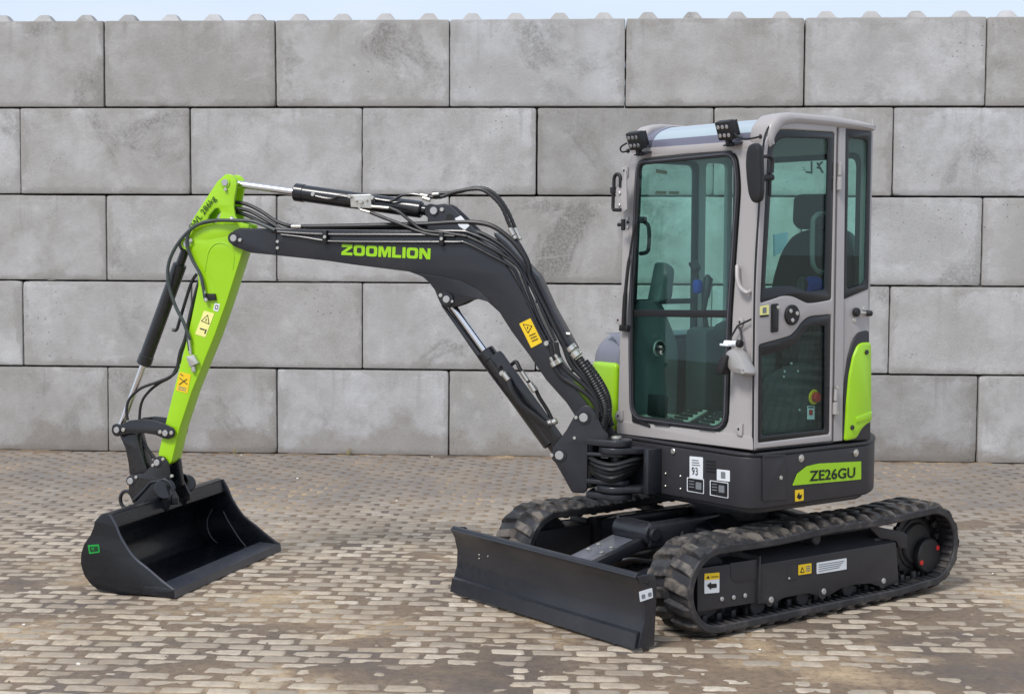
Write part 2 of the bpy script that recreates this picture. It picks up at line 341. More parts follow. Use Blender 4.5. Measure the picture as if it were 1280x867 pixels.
def stone_mat():
    m, nt, b, o = newmat('worn_clinker_paver'); geo = N(nt, 'ShaderNodeNewGeometry'); P = geo.outputs['Position']
    vc = N(nt, 'ShaderNodeTexWhiteNoise', noise_dimensions='2D')
    # one tone per paver: the cell of the bond the point lies in is carried by a vertex colour
    at = N(nt, 'ShaderNodeAttribute', attribute_name='tone')
    n1 = noise(nt, P, .55, 4, .6); n2 = noise(nt, P, 22, 6, .7); n3 = noise(nt, P, 2.2, 5, .65)
    base = ramp(nt, at.outputs['Fac'], [(0, lin((150, 138, 124))), (.25, lin((176, 163, 145))), (.8, lin((194, 180, 161))), (1, lin((204, 192, 175)))])
    base = mixc(nt, ramp(nt, n3, [(.52, g(0)), (.68, g(.65))]), base, lin((188, 170, 142)))
    base = mixc(nt, ramp(nt, n2, [(.30, g(.55)), (.55, g(0))]), base, lin((126, 116, 107)))
    fl = N(nt, 'ShaderNodeMath', operation='MULTIPLY'); nt.links.new(ramp(nt, noise(nt, P, 1.3, 6, .65, .5), [(.46, g(0)), (.68, g(.7))]), fl.inputs[0]); nt.links.new(ramp(nt, noise(nt, P, 9, 5, .7), [(.3, g(.35)), (.6, g(1))]), fl.inputs[1])
    base = mixc(nt, fl.outputs[0], base, lin((128, 111, 93)))
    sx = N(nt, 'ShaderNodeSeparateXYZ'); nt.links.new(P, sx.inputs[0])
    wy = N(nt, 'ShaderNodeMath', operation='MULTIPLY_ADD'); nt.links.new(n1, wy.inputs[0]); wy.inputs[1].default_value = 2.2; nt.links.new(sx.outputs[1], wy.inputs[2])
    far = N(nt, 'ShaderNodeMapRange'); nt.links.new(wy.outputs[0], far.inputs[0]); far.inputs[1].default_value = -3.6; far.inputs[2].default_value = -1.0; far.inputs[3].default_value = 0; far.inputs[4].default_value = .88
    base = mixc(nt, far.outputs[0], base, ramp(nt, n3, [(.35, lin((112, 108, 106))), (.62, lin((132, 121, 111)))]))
    nt.links.new(base, b.inputs['Base Color']); b.inputs['Roughness'].default_value = .72; b.inputs['Specular IOR Level'].default_value = .4
    bump(nt, b, n2, .5, .004); return m
stone = stone_mat()
def dirt_mat():
    m, nt, b, o = newmat('trodden_dirt'); geo = N(nt, 'ShaderNodeNewGeometry'); P = geo.outputs['Position']
    n1 = noise(nt, P, 1.1, 6, .6, .6); n2 = noise(nt, P, 26, 6, .75); n3 = noise(nt, P, 4.5, 5, .6)
    base = ramp(nt, n1, [(.30, lin((100, 94, 92))), (.40, lin((119, 103, 87))), (.54, lin((132, 113, 93))), (.64, lin((178, 155, 125)))])
    base = mixc(nt, ramp(nt, n2, [(.3, g(.7)), (.52, g(0))]), base, lin((74, 66, 60)))
    base = mixc(nt, ramp(nt, n2, [(.58, g(0)), (.75, g(.7))]), base, lin((158, 146, 132)))
    wet = ramp(nt, noise(nt, P, .75, 5, .6, .3), [(.52, g(0)), (.62, g(.6))]); base = mixc(nt, wet, base, lin((84, 77, 75)))
    nt.links.new(base, b.inputs['Base Color'])
    rg = mixc(nt, wet, ramp(nt, n3, [(.35, g(.5)), (.6, g(.85))]), g(.32)); nt.links.new(rg, b.inputs['Roughness'])
    bump(nt, b, n2, .8, .008); return m
dirt = dirt_mat()
def ground_mat():
    m, nt, b, o = newmat('yard_paving_far'); geo = N(nt, 'ShaderNodeNewGeometry'); P = geo.outputs['Position']
    br = N(nt, 'ShaderNodeTexBrick'); nt.links.new(P, br.inputs['Vector']); br.inputs['Scale'].default_value = 1
    br.inputs['Brick Width'].default_value = .21; br.inputs['Row Height'].default_value = .105; br.inputs['Mortar Size'].default_value = .012
    br.inputs['Color1'].default_value = lin((165, 156, 146)); br.inputs['Color2'].default_value = lin((185, 176, 164)); br.inputs['Mortar'].default_value = lin((140, 130, 120))
    nt.links.new(mixc(nt, ramp(nt, noise(nt, P, 1.2, 6), [(.45, g(.1)), (.65, g(.9))]), br.outputs[0], lin((118, 107, 98))), b.inputs['Base Color'])
    b.inputs['Roughness'].default_value = .85; return m

# ================================================================== GROUND
def gpt(x, y, z=0.0):
    d = ray(x, y); return CAM+d*((z-CAM[2])/d[2])
def vnoise(x, y, seed):
    xi = np.floor(x).astype(np.int64); yi = np.floor(y).astype(np.int64); fx = x-xi; fy = y-yi
    fx = fx*fx*(3-2*fx); fy = fy*fy*(3-2*fy)
    def h(a, b):
        n = (a*374761393+b*668265263+seed*1274126177) & 0x7fffffff; n = ((n ^ (n >> 13))*1103515245) & 0x7fffffff
        return ((n ^ (n >> 16)) & 0xffff)/65535.0
    return (h(xi, yi)*(1-fx)+h(xi+1, yi)*fx)*(1-fy)+(h(xi, yi+1)*(1-fx)+h(xi+1, yi+1)*fx)*fy
def fbm(x, y, s, seed, o=5):
    t = np.zeros_like(x); a = .5; n = 0
    for k in range(o): t += a*vnoise(x*s, y*s, seed+k); n += a; a *= .55; s *= 2.03
    return t/n
BLOBS = [(1235, 656, 1.5, .24, 1.1), (545, 842, .45, .16, 1.1), (640, 855, .5, .12, .9), (1240, 848, .42, .22, 1.0), (1170, 800, .5, .1, .5), (570, 693, .35, .1, .8),
         (900, 835, .6, .16, .55), (700, 838, .45, .14, .6), (200, 832, .3, .1, .5), (330, 785, .35, .08, .75), (60, 730, .3, .1, .3), (1100, 765, .5, .12, .45), (470, 802, .25, .06, .6), (410, 838, .3, .08, .7),
         (760, 830, .3, .1, .7), (1010, 845, .5, .1, .6), (330, 655, .3, .1, .35), (1240, 725, .4, .1, .5)]
BL = [(gpt(x, y), rx, ry, a) for x, y, rx, ry, a in BLOBS]
def dirt_h(x, y):
    big = fbm(x, y, .8, 3); mid = fbm(x, y, 6.5, 11); fine = fbm(x, y, 24, 29, 3)
    near = np.clip((-y-3.6)/3.2, 0, 1); right = np.clip((x-.5)/2.5, 0, 1)
    D = (big-.52)*.55-.02+near*.10+right*near*.30
    rag = fbm(x, y, 3.2, 77)
    for c0, rx, ry, a in BL:
        dx = (x-c0[0])/rx; dy = (y-c0[1])/ry; D = D+a*np.exp(-(dx*dx+dy*dy)**1.5*.8)*np.clip(.15+2.6*(rag-.30), 0, 1.15)
    D = np.clip(D, -.2, 1.2)
    farclean = np.clip((y+4.3)/1.6, 0, 1)
    wallf = np.clip((y+.22)/.22, 0, 1)
    return -.0050-.0030*farclean+.0098*D+(mid-.5)*(.0080+.012*np.clip(D, 0, 1))*(1-.6*farclean)+(fine-.5)*.0055*(1-.4*farclean)+wallf*(.006+(mid-.45)*.03)
gm = MB().add([(-900, -900, -.045), (900, -900, -.045), (900, 900, -.045), (-900, 900, -.045)], [(0, 1, 2, 3)])
ground = gm.build('ground', ground_mat(), kind='structure', sm=False, origin=(0, 0, -.045))
# packed dirt between and over the stones
ys = [-9.2]
while ys[-1] < .05: ys.append(ys[-1]+.010+.0016*max(0, ys[-1]+9.2))
ys = np.array(ys); xs = np.arange(-7.2, 7.4, .026)
X, Y = np.meshgrid(xs, ys); Z = dirt_h(X, Y); nx, ny = len(xs), len(ys)
me = bpy.data.meshes.new('joint_dirt'); me.vertices.add(nx*ny); me.vertices.foreach_set('co', np.stack([X, Y, Z+.045], -1).astype(np.float32).ravel())
ii, jj = np.meshgrid(np.arange(nx-1), np.arange(ny-1)); a0 = (jj*nx+ii).ravel(); q = np.stack([a0, a0+1, a0+nx+1, a0+nx], 1)
me.loops.add(q.size); me.loops.foreach_set('vertex_index', q.ravel().astype(np.int32)); me.polygons.add(len(q))
me.polygons.foreach_set('loop_start', np.arange(0, q.size, 4, dtype=np.int32)); me.polygons.foreach_set('use_smooth', np.ones(len(q), bool)); me.update(calc_edges=True); me.materials.append(dirt)
jd = bpy.data.objects.new('joint_dirt', me); COL.objects.link(jd); jd.parent = ground; jd['kind'] = 'stuff'

def stone_geo(lx, ly, r):
    """worn paver, top at z 0: rounded 8-corner rings"""
    V = []; F = []
    jit = [r.uniform(-1, 1) for _ in range(16)]
    for k, (ix, iy, z) in enumerate(((0, 0, -.04), (0, 0, -.020), (.006, .005, -.0090), (.015, .011, -.0022), (.040, .028, .0))):
        hx, hy = lx/2-ix, ly/2-iy; c_ = min(hx, hy)*(.15 if k < 2 else .28)
        for j, (sx, sy, m) in enumerate(((1, -1, 0), (1, -1, 1), (1, 1, 1), (1, 1, 0), (-1, 1, 0), (-1, 1, 1), (-1, -1, 1), (-1, -1, 0))):
            # order round the outline
            px_ = sx*(hx-(c_ if m == 0 else 0)); py_ = sy*(hy-(0 if m == 0 else c_))
            wgt = .004 if 1 < k else 0
            V.append((px_+jit[j]*wgt*1.6, py_+jit[j+8]*wgt*.7, z))
    for k in range(4):
        for j in range(8):
            j2 = (j+1) % 8; F.append((k*8+j, k*8+j2, (k+1)*8+j2, (k+1)*8+j))
    F.append(tuple(32+j for j in range(8)))
    return V, F
r0 = random.Random(5)
variants = []
for i in range(28):
    lx = .204-r0.random()**2*.030; ly = .101-r0.random()*.005
    variants.append((stone_geo(lx, ly, r0), r0.random()))
vmesh = []
for i, ((V, F), tone) in enumerate(variants):
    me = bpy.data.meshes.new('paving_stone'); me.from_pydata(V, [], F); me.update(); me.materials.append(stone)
    at = me.attributes.new('tone', 'FLOAT', 'POINT'); at.data.foreach_set('value', [tone]*len(V))
    for p in me.polygons: p.use_smooth = True
    vmesh.append(me)
cells = []
row = 0; y = -.06
while y > -9.15:
    xo = (row % 2)*.105+r0.uniform(-.012, .012); x = -7.18+xo
    while x < 7.3:
        cells.append((x+r0.uniform(-.004, .004), y+r0.uniform(-.003, .003), r0.uniform(-.0040, .0018), r0.uniform(-.018, .018), r0.uniform(-.01, .01), r0.uniform(-.03, .03), r0.randrange(28))); x += .2105
    y -= .1055; row += 1
def inframe(x, y):
    d = np.array([x, y, 0])-CAM; dd = d@FW; px_ = 640+FPX*(d@RT)/dd; py_ = 433.5-FPX*(d@UP)/dd
    return -15 < px_ < 1295 and py_ < 877
hb = {}
near = sorted([c_ for c_ in cells if inframe(c_[0], c_[1])], key=lambda c_: (c_[0]-CAM[0])**2+(c_[1]-CAM[1])**2)[:300]
ns = set(near)
for c_ in near:
    o = bpy.data.objects.new('paving_stone', vmesh[c_[6]]); COL.objects.link(o); o.parent = ground
    o.location = (c_[0], c_[1], c_[2]+.045); o.rotation_euler = (c_[4], c_[3], c_[5])
VV = []; FF = []; TT = []; nvar = [np.array(v[0][0]) for v in variants]; base = 0
for c_ in cells:
    if c_ in ns: continue
    P = nvar[c_[6]]; ca, sa = math.cos(c_[5]), math.sin(c_[5])
    x_ = P[:, 0]*ca-P[:, 1]*sa; y_ = P[:, 0]*sa+P[:, 1]*ca; z_ = P[:, 2]+c_[2]-x_*c_[3]+y_*c_[4]
    VV.append(np.stack([x_+c_[0], y_+c_[1], z_+.045], 1)); TT += [variants[c_[6]][1]]*len(P)
    FF += [tuple(i+base for i in f) for f in variants[c_[6]][0][1]]; base += len(P)
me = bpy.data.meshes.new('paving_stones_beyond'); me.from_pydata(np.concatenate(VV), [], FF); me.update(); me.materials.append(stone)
me.attributes.new('tone', 'FLOAT', 'POINT').data.foreach_set('value', TT)
me.polygons.foreach_set('use_smooth', np.ones(len(FF), bool))
ps = bpy.data.objects.new('paving_stones_beyond', me); COL.objects.link(ps); ps.parent = ground; ps['kind'] = 'stuff'

# ================================================================== BLOCK WALL
wall = empty('concrete_block_wall', (0, 0, 0), 'tall grey wall of five courses of huge stacked concrete blocks behind the excavator', 'wall')
U00 = -4.6542
def block_mesh(seed, wx=1.5915):
    """cast block: chamfered, with slightly wandering and chipped arrises"""
    r = random.Random(seed); bm = bmesh.new(); bmesh.ops.create_cube(bm, size=1)
    for v in bm.verts: v.co = Vector((v.co.x*wx+r.uniform(-.003, .003), v.co.y*.8, v.co.z*.785+r.uniform(-.002, .002)))
    bmesh.ops.bevel(bm, geom=list(bm.edges), offset=.017, segments=2, affect='EDGES', profile=.6)
    for ax, n in ((0, 26), (2, 13)):
        ed = [e for e in bm.edges if abs((e.verts[0].co-e.verts[1].co)[ax]) > .5]
        bmesh.ops.subdivide_edges(bm, edges=ed, cuts=n, use_grid_fill=True)
    chips = [(r.uniform(-.8, .8), r.choice((-.4, .4)), r.uniform(.006, .014)) for _ in range(5)]+[(r.choice((-.8, .8)), r.uniform(-.4, .4), r.uniform(.006, .014)) for _ in range(3)]+[(r.choice((-.8, .8)), r.choice((-.4, .4)), r.uniform(.010, .022)) for _ in range(1)]
    for v in bm.verts:
        ex = wx/2-abs(v.co.x); ez = .3925-abs(v.co.z); ey = .4-abs(v.co.y)
        k = (ex < .02)+(ez < .02)+(ey < .02)
        if k >= 2:
            v.co += Vector((r.uniform(-1, 1)*.0012, r.uniform(-1, 1)*.0015, r.uniform(-1, 1)*.0010))
            for cx, cz, cr_ in chips:
                d = math.hypot(v.co.x-cx, v.co.z-cz)
                if d < cr_*2 and ey < .03:
                    f = (1-d/(cr_*2)); v.co.y -= math.copysign(cr_*f*.5, v.co.y); 
                    if ex < .03: v.co.x -= math.copysign(cr_*f*.35, v.co.x)
                    if ez < .03: v.co.z -= math.copysign(cr_*f*.35, v.co.z)
    me = bpy.data.meshes.new('concrete_block'); bm.to_mesh(me); bm.free(); me.materials.append(conc); smooth(me, 40); return me
bms = [block_mesh(i) for i in range(9)]
def stud_mesh():
    bm = bmesh.new(); bmesh.ops.create_cube(bm, size=1)
    for v in bm.verts:
        k = .095 if v.co.z < 0 else .042; v.co = Vector((math.copysign(k, v.co.x), math.copysign(k, v.co.y), .0 if v.co.z < 0 else .072))
    bmesh.ops.bevel(bm, geom=list(bm.edges), offset=.006, segments=2, affect='EDGES')
    me = bpy.data.meshes.new('stud'); bm.to_mesh(me); bm.free(); me.materials.append(conc); smooth(me, 40); return me
studm = stud_mesh()
r1 = random.Random(11)
JIT = {0: [0, -.004, -.006, .012, -.006, .004]}
for rowi in range(5):
    for k in range(-3, 9):
        x0 = U00+1.6*k-(.8 if rowi in (1, 3) else 0)
        if x0 > 7.5: continue
        o = bpy.data.objects.new('concrete_block', bms[r1.randrange(9)]); COL.objects.link(o); o.parent = wall
        o.location = (x0+.8+r1.uniform(-.002, .002), .4+r1.uniform(-.008, .010), .8*rowi+.3935)
        o.rotation_euler = (r1.uniform(-.002, .002), r1.uniform(-.0012, .0012), r1.uniform(-.004, .004)+(math.pi if r1.random() < .5 else 0))
        if rowi == 4:
            for i in range(4):
                for j in range(2):
                    s_ = bpy.data.objects.new('stud', studm); COL.objects.link(s_); s_.parent = o
                    sg = -1 if abs(o.rotation_euler.z) > 1 else 1
                    s_.location = (sg*(-.6+.4*i), sg*(-.24+.48*j), .392)

# ================================================================== EXCAVATOR
EX = empty('mini_excavator', tuple(MO), 'compact crawler excavator with lime green arm, dark boom and grey glazed cab', 'excavator')
def H(): return Plane(MO, ME, MV)        # horizontal plane, coordinates (u, v), N up, offset = z
HP = H()
# ---------------------------------------------------------------- rubber tracks
def track_path():
    P = []
    fc, fr, rc, rr = (-.845, .240), .216, (.830, .262), .222
    for k in range(19):                                   # front idler, bottom -> top going round the front
        a = math.radians(270-k*10); P.append((fc[0]+fr*math.cos(a), fc[1]+fr*math.sin(a)))
    for k in range(1, 12):
        t = k/12; P.append((fc[0]+(rc[0]-fc[0])*t, (fc[1]+fr)*(1-t)+(rc[1]+rr)*t-.010*math.sin(math.pi*t*2)**2))
    for k in range(19):
        a = math.radians(90-k*9.3); P.append((rc[0]+rr*math.cos(a), rc[1]+rr*math.sin(a)))
    P.append((.60, .028)); P.append((.52, .024))
    for k in range(1, 12): P.append((.52+(fc[0]-.52)*k/12, .024))
    return P
def resample(P, n):
    P = [np.array(p) for p in P]+[np.array(P[0])]; d = [0]
    for i in range(1, len(P)): d.append(d[-1]+np.linalg.norm(P[i]-P[i-1]))
    T = d[-1]; out = []
    for k in range(n):
        s = T*k/n; i = max(j for j in range(len(d)) if d[j] <= s+1e-12); i = min(i, len(P)-2)
        t = (s-d[i])/(d[i+1]-d[i]); out.append(P[i]*(1-t)+P[i+1]*t)
    return out, T
TP, TL = resample(track_path(), 180)
def tangents(P):
    n = len(P); T = []
    for i in range(n):
        t = P[(i+1) % n]-P[i-1]; T.append(t/np.linalg.norm(t))
    return T
TT_ = tangents(TP)
CEN = np.array([0., .25])
def outn(i):
    t = TT_[i]; n = np.array([t[1], -t[0]])
    return n if n@(TP[i]-CEN) > 0 or abs(n@(TP[i]-CEN)) < 1e-9 else -n
def lug_mesh(m):
    """tapered chevron lug from the belt edge towards the middle; x along, y across, z out"""
    s = m; b = [(-.040, .149), (.014, .149), (.052, -.014), (-.012, -.014)]; t = [(-.031, .147), (.007, .147), (.042, .0), (-.003, .0)]
    V = [(x, y*s, -.004) for x, y in b]+[(t[0][0], t[0][1]*s, .006), (t[1][0], t[1][1]*s, .006), (t[2][0], t[2][1]*s, .024), (t[3][0], t[3][1]*s, .024), (.020, .108*s, .023), (-.021, .108*s, .023), (.029, .105*s, -.004), (-.031, .105*s, -.004)]
    # a mid waist gives the moulded flank
    F = [(4, 5, 8, 9), (9, 8, 6, 7), (0, 1, 5, 4), (1, 10, 8, 5), (10, 2, 6, 8), (2, 3, 7, 6), (3, 11, 9, 7), (11, 0, 4, 9)]
    if s < 0: F = [f[::-1] for f in F]
    bm = bmesh.new(); vs = [bm.verts.new(v) for v in V]
    for f in F: bm.faces.new([vs[i] for i in f])
    bmesh.ops.recalc_face_normals(bm, faces=bm.faces)
    bmesh.ops.bevel(bm, geom=[e for e in bm.edges if not e.is_boundary], offset=.0022, segments=2, affect='EDGES')
    me = bpy.data.meshes.new('tread_lug'); bm.to_mesh(me); bm.free(); me.materials.append(rubber); smooth(me, 40); return me
lugs = [lug_mesh(1), lug_mesh(-1)]
def crawler(vc, lab):
    mb = MB(); n = len(TP); V = []; F = []
    sec = [(-.150, -.006), (-.143, 0), (.143, 0), (.150, -.006), (.150, -.034), (.144, -.040), (.12, -.032), (.05, -.030), (.048, -.020), (-.048, -.020), (-.05, -.030), (-.12, -.032), (-.144, -.040), (-.150, -.034)]
    m = len(sec)
    for i in range(n):
        nn = outn(i)
        for a, h in sec:
            q = TP[i]+nn*h; V.append(Mw(q[0], vc+a, q[1]))
    for i in range(n):
        i2 = (i+1) % n
        for k in range(m): F.append((i*m+k, i*m+(k+1) % m, i2*m+(k+1) % m, i2*m+k))
    bm = bmesh.new(); vs = [bm.verts.new(v) for v in V]
    for f in F: bm.faces.new([vs[i] for i in f])
    bmesh.ops.recalc_face_normals(bm, faces=bm.faces); bm.verts.index_update()
    mb.add([v.co for v in bm.verts], [[v.index for v in f.verts] for f in bm.faces]); bm.free()
    TS, _ = resample(track_path(), 92)
    for j in range(92):                                  # inner cross ribs and guide horns
        i = int(round(j*180/92)) % 180; nn = outn(i); t = TT_[i]; q = TS[j]
        T3 = ME*t[0]+np.array([0, 0, t[1]]); N3 = ME*nn[0]+np.array([0, 0, nn[1]])
        for sgn in (-1, 1): box(mb, Mw(q[0], vc+sgn*.098, q[1])-N3*.034, T3*.020, MV*.075, N3*.012, .003)
        if j % 2 == 0:
            for sgn in (-1, 1): box(mb, Mw(q[0], vc+sgn*.036, q[1])-N3*.045, T3*.034, MV*.022, N3*.05, .006)
    bo = mb.build('crawler_track', belt, EX, label=lab, ang=30)
    ow_ = Vector(bo['_w']); K = 46
    P2, _ = resample(track_path(), K*2)
    T2 = tangents(P2)
    for j in range(K*2):
        s = 0 if j % 2 == 0 else 1
        i = min(range(180), key=lambda z: abs(TP[z][0]-P2[j][0])+abs(TP[z][1]-P2[j][1])); nn = outn(i); t = TT_[i]
        T3 = Vector(ME*t[0]+np.array([0, 0, t[1]])); N3 = Vector(ME*nn[0]+np.array([0, 0, nn[1]])); Y3 = N3.cross(T3)
        o = bpy.data.objects.new('tread_lug', lugs[s]); COL.objects.link(o); o.parent = bo
        p = Vector(Mw(P2[j][0], vc, P2[j][1]))-ow_
        o.matrix_local = Matrix(((T3.x, Y3.x, N3.x, p.x), (T3.y, Y3.y, N3.y, p.y), (T3.z, Y3.z, N3.z, p.z), (0, 0, 0, 1)))
crawler(-.625, 'dusty rubber crawler track on the door side')
crawler(.625, 'dusty rubber crawler track on the far side, behind the blade')
def wheel(mb, u, z, r, v0, v1, seg=36, ch=.012): return rod(mb, Mw(u, v0, z), Mw(u, v1, z), r, seg, ch)
for sg in (-1, 1):
    vo = sg*.735; vi = sg*.50
    lo, hi = min(vo, vi), max(vo, vi)
    S = side(-.735)
    fr = MB()
    # long sponson: profile extruded over its width, sloping shoulder on top
    main = [(949.4, 705.2), (1120, 677), (1123.5, 727), (1105, 733), (1097, 732), (1088, 728.6), (1062.5, 731), (1049, 736), (1040, 742), (1030, 745), (1022, 744), (1009.5, 741), (980.3, 746.5), (970, 752.5), (956, 754), (949, 754)]
    L1 = ring(S.pts(main), .012, 2)
    plate_geo(fr, [L1], side(vo), .0 if sg < 0 else .012, .012, .002)
    u0, u1 = S.px(950, 705)[0], S.px(1120, 677)[0]; zt = (S.px(949.4, 705.2)[1]+S.px(1120, 677)[1])/2
    # body of the frame: a box with a slanted top
    def prism_v(mb, prof, v0, v1):
        n = len(prof); V = [Mw(a, v0, b) for a, b in prof]+[Mw(a, v1, b) for a, b in prof]
        F = [tuple(range(n)), tuple(range(2*n-1, n-1, -1))]+[(i, i+n, (i+1) % n+n, (i+1) % n) for i in range(n)]
        bm = bmesh.new(); vs = [bm.verts.new(v) for v in V]
        for f in F: bm.faces.new([vs[i] for i in f])
        bmesh.ops.recalc_face_normals(bm, faces=bm.faces); bm.verts.index_update()
        mb.add([v.co for v in bm.verts], [[v.index for v in f.verts] for f in bm.faces]); bm.free()
    def prism_u(mb, prof, u0, u1):        # profile in (v,z) swept along u
        n = len(prof); V = [Mw(u0, a, b) for a, b in prof]+[Mw(u1, a, b) for a, b in prof]
        F = [tuple(range(n)), tuple(range(2*n-1, n-1, -1))]+[(i, i+n, (i+1) % n+n, (i+1) % n) for i in range(n)]
        bm = bmesh.new(); vs = [bm.verts.new(v) for v in V]
        for f in F: bm.faces.new([vs[i] for i in f])
        bmesh.ops.recalc_face_normals(bm, faces=bm.faces); bm.verts.index_update()
        mb.add([v.co for v in bm.verts], [[v.index for v in f.verts] for f in bm.faces]); bm.free()
    a_, b_ = sg*.722, sg*.53
    prism_u(fr, [(a_, .13), (a_, zt-.002), (sg*.700, zt+.012), (sg*.60, zt+.055), (sg*.55, zt+.055), (b_, zt), (b_, .13)], u0+.01, u1-.005)
    frame = fr.build('track_frame', skirt_mat, EX, label='dark side frame between the idler and the sprocket')
    # front adjuster housing
    fh = MB(); blk = [(872, 710.4), (946.6, 700), (946.6, 752.5), (872, 764.2)]
    plate_geo(fh, [ring(S.pts(blk), .004, 2)], side(vo), 0.0 if sg < 0 else .010, .010, .0015)
    ua, ub = S.px(874, 710)[0], S.px(946, 700)[0]; zb = S.px(946.6, 752.5)[1]; za = S.px(946, 700)[1]
    mbox(fh, ua, ub, min(sg*.725, sg*.55), max(sg*.725, sg*.55), zb, za-.004, .006)
    fh.build('adjuster_housing', skirt_mat, EX)
    fl = MB(); ul = S.px(947.8, 700)[0]
    mbox(fl, ul-.004, ul+.006, min(sg*.748, sg*.60), max(sg*.748, sg*.60), zb-.005, za+.022, .002)
    fl.build('frame_flange', skirt_mat, EX)
    idl = MB(); wheel(idl, -.845, .240, .178, min(sg*.66, sg*.59), max(sg*.66, sg*.59)); wheel(idl, -.845, .240, .10, min(sg*.69, sg*.56), max(sg*.69, sg*.56)); idl.build('idler_wheel', skirt_mat, EX)
    for u in (-.50, -.16, .20, .50):
        rl = MB(); wheel(rl, u, .095, .045, min(sg*.70, sg*.55), max(sg*.70, sg*.55), 20, .006); rl.build('track_roller', skirt_mat, EX)
    cu_, cz_ = side(-.70).px(1021.5, 673.5); cm = MB(); wheel(cm, cu_, cz_, .032, min(sg*.70, sg*.55), max(sg*.70, sg*.55), 24, .006); mbox(cm, cu_-.03, cu_+.03, min(sg*.62, sg*.5), max(sg*.62, sg*.5), cz_-.07, cz_+.01); cm.build('carrier_roller', skirt_mat, EX)
    sp_ = MB(); n = 22; prof = []
    for k in range(n):
        for dr, da in ((.176, -.30), (.188, -.14), (.188, .14), (.176, .30)):
            a = 2*math.pi*(k+da)/n; prof.append((.830+dr*math.cos(a), .262+dr*math.sin(a)))
    plate_geo(sp_, [prof], side(sg*.625), .012, .024, .002)
    wheel(sp_, .830, .262, .150, min(sg*.60, sg*.645), max(sg*.60, sg*.645), 36); wheel(sp_, .830, .262, .118, min(sg*.63, sg*.66), max(sg*.63, sg*.66), 36)
    hu, hz = side(-.70).px(1162, 694.3)
    wheel(sp_, hu+.004, hz, .099, min(sg*.66, sg*.70), max(sg*.66, sg*.70), 40, .008)
    spo = sp_.build('drive_sprocket', paint('sprocket_black', lin((27, 27, 30)), .45, .1), EX)
    for (x, y) in ((1172.7, 684.3), (1152.5, 703)):
        a, b = side(-.703).px(x, y); rp2 = MB(); wheel(rp2, a, b, .0145, min(sg*.69, sg*.7035), max(sg*.69, sg*.7035), 14, .001); wheel(rp2, a, b, .005, min(sg*.70, sg*.705), max(sg*.70, sg*.705), 6, .001); rp2.build('hub_plug', red, spo)
    # rear motor bracket
    mk = MB(); pb = [(1083, 655), (1130, 664.5), (1134.7, 669), (1133.5, 685), (1124, 684.5), (1121, 676), (1100, 672)]
    plate_geo(mk, [ring(side(-.72).pts(pb), .008, 2)], side(sg*.71), .01, .02, .003); mbox(mk, S.px(1100, 670)[0], S.px(1128, 670)[0], min(sg*.70, sg*.52), max(sg*.70, sg*.52), .19, .345)
    mk.build('motor_bracket', skirt_mat, EX)
    for (x, y, r_) in ((901.5, 748, .012), (916.3, 746, .012), (930.5, 743.6, .012), (963, 749, .017), (1028.8, 738.6, .017), (1103.5, 725.4, .016), (985.5, 722.3, .007)):
        a, b = S.px(x, y); bt = MB(); wheel(bt, a, b, r_, min(vo, vo+sg*.010), max(vo, vo+sg*.010), 12, .003); bt.build('frame_bolt', cast, frame)
    for (x, y) in ((963, 751), (1028.5, 742), (1103.5, 729)):
        a, b = S.px(x, y); bt = MB(); wheel(bt, a, b+.002, .030, min(vo+sg*.001, vo-sg*.006), max(vo+sg*.001, vo-sg*.006), 24, .002); bt.build('roller_boss', skirt_mat, frame)
    if sg < 0:
        seam = MB(); plate_geo(seam, [ring(S.pts([(912, 703.5), (946.5, 698.5), (946.5, 724), (921, 728.3), (914, 724)]), [.0, 0, 0, .02, .01])], side(vo), .0025, .0025, .001); seam.build('cover_plate', skirt_mat, frame)
        seam = MB(); plate_geo(seam, [ring(S.pts([(984, 706.5), (995.5, 704.5), (995.5, 723.5), (984, 725)]), .001)], side(vo), .002, .002, .0008); seam.build('cover_plate', skirt_mat, frame)
        def sticker(name, P, mat, parent, pl, off, label=None): return plate(name, [ring(pl.pts(P, off), .004, 2)], pl, off, .0015, mat, parent, bev=0, label=label)
        st = sticker('arrow_sticker', [(880.6, 716.5), (899.4, 715), (899.2, 740), (880.6, 741.5)], white, frame, S, .003, 'white and yellow sticker with a black arrow')
        sticker('arrow_sticker', [(880.7, 716.6), (899.4, 715), (899.3, 723.2), (880.7, 724.8)], yellow, frame, S, .004)
        sticker('arrow_mark', [(883.7, 731.3), (889, 727), (889, 729.3), (896, 728.8), (896, 734), (889, 734.6), (889, 736.8)], ink, frame, S, .005)
        sticker('arrow_mark', [(883, 722.8), (887.3, 722.5), (885.2, 718.6)], ink, frame, S, .0048)
        text('CAUTION', 'lettering', S, .0045, (888.4, 721.8), (897.8, 721), 2.2, ink, frame, .01)
        sticker('warning_sticker', [(998, 705.8), (1014.4, 703.3), (1014.4, 716), (998, 718.4)], yellow, frame, S, .003, 'small yellow warning sticker')
        sticker('warning_mark', [(1000.3, 715.6), (1006, 714.8), (1003, 707.6)], ink, frame, S, .0045); sticker('warning_mark', [(1001.8, 714.4), (1004.8, 713.9), (1003.1, 710.3)], yellow, frame, S, .0052)
        for k in range(3): sticker('print_line', [(1007.5, 707.3+k*2.6), (1013, 706.5+k*2.6), (1013, 707.7+k*2.6), (1007.5, 708.5+k*2.6)], greyprint, frame, S, .0045)
        sticker('plate_sticker', [(1021, 703), (1058.3, 697), (1058.3, 711), (1021, 717)], white, frame, S, .003, 'silver white instruction plate')
        for k in range(4): sticker('print_line', [(1023.5, 705.3+k*2.7), (1055.5-k*2, 700.2+k*2.7), (1055.5-k*2, 701+k*2.7), (1023.5, 706.1+k*2.7)], greyprint, frame, S, .0045)
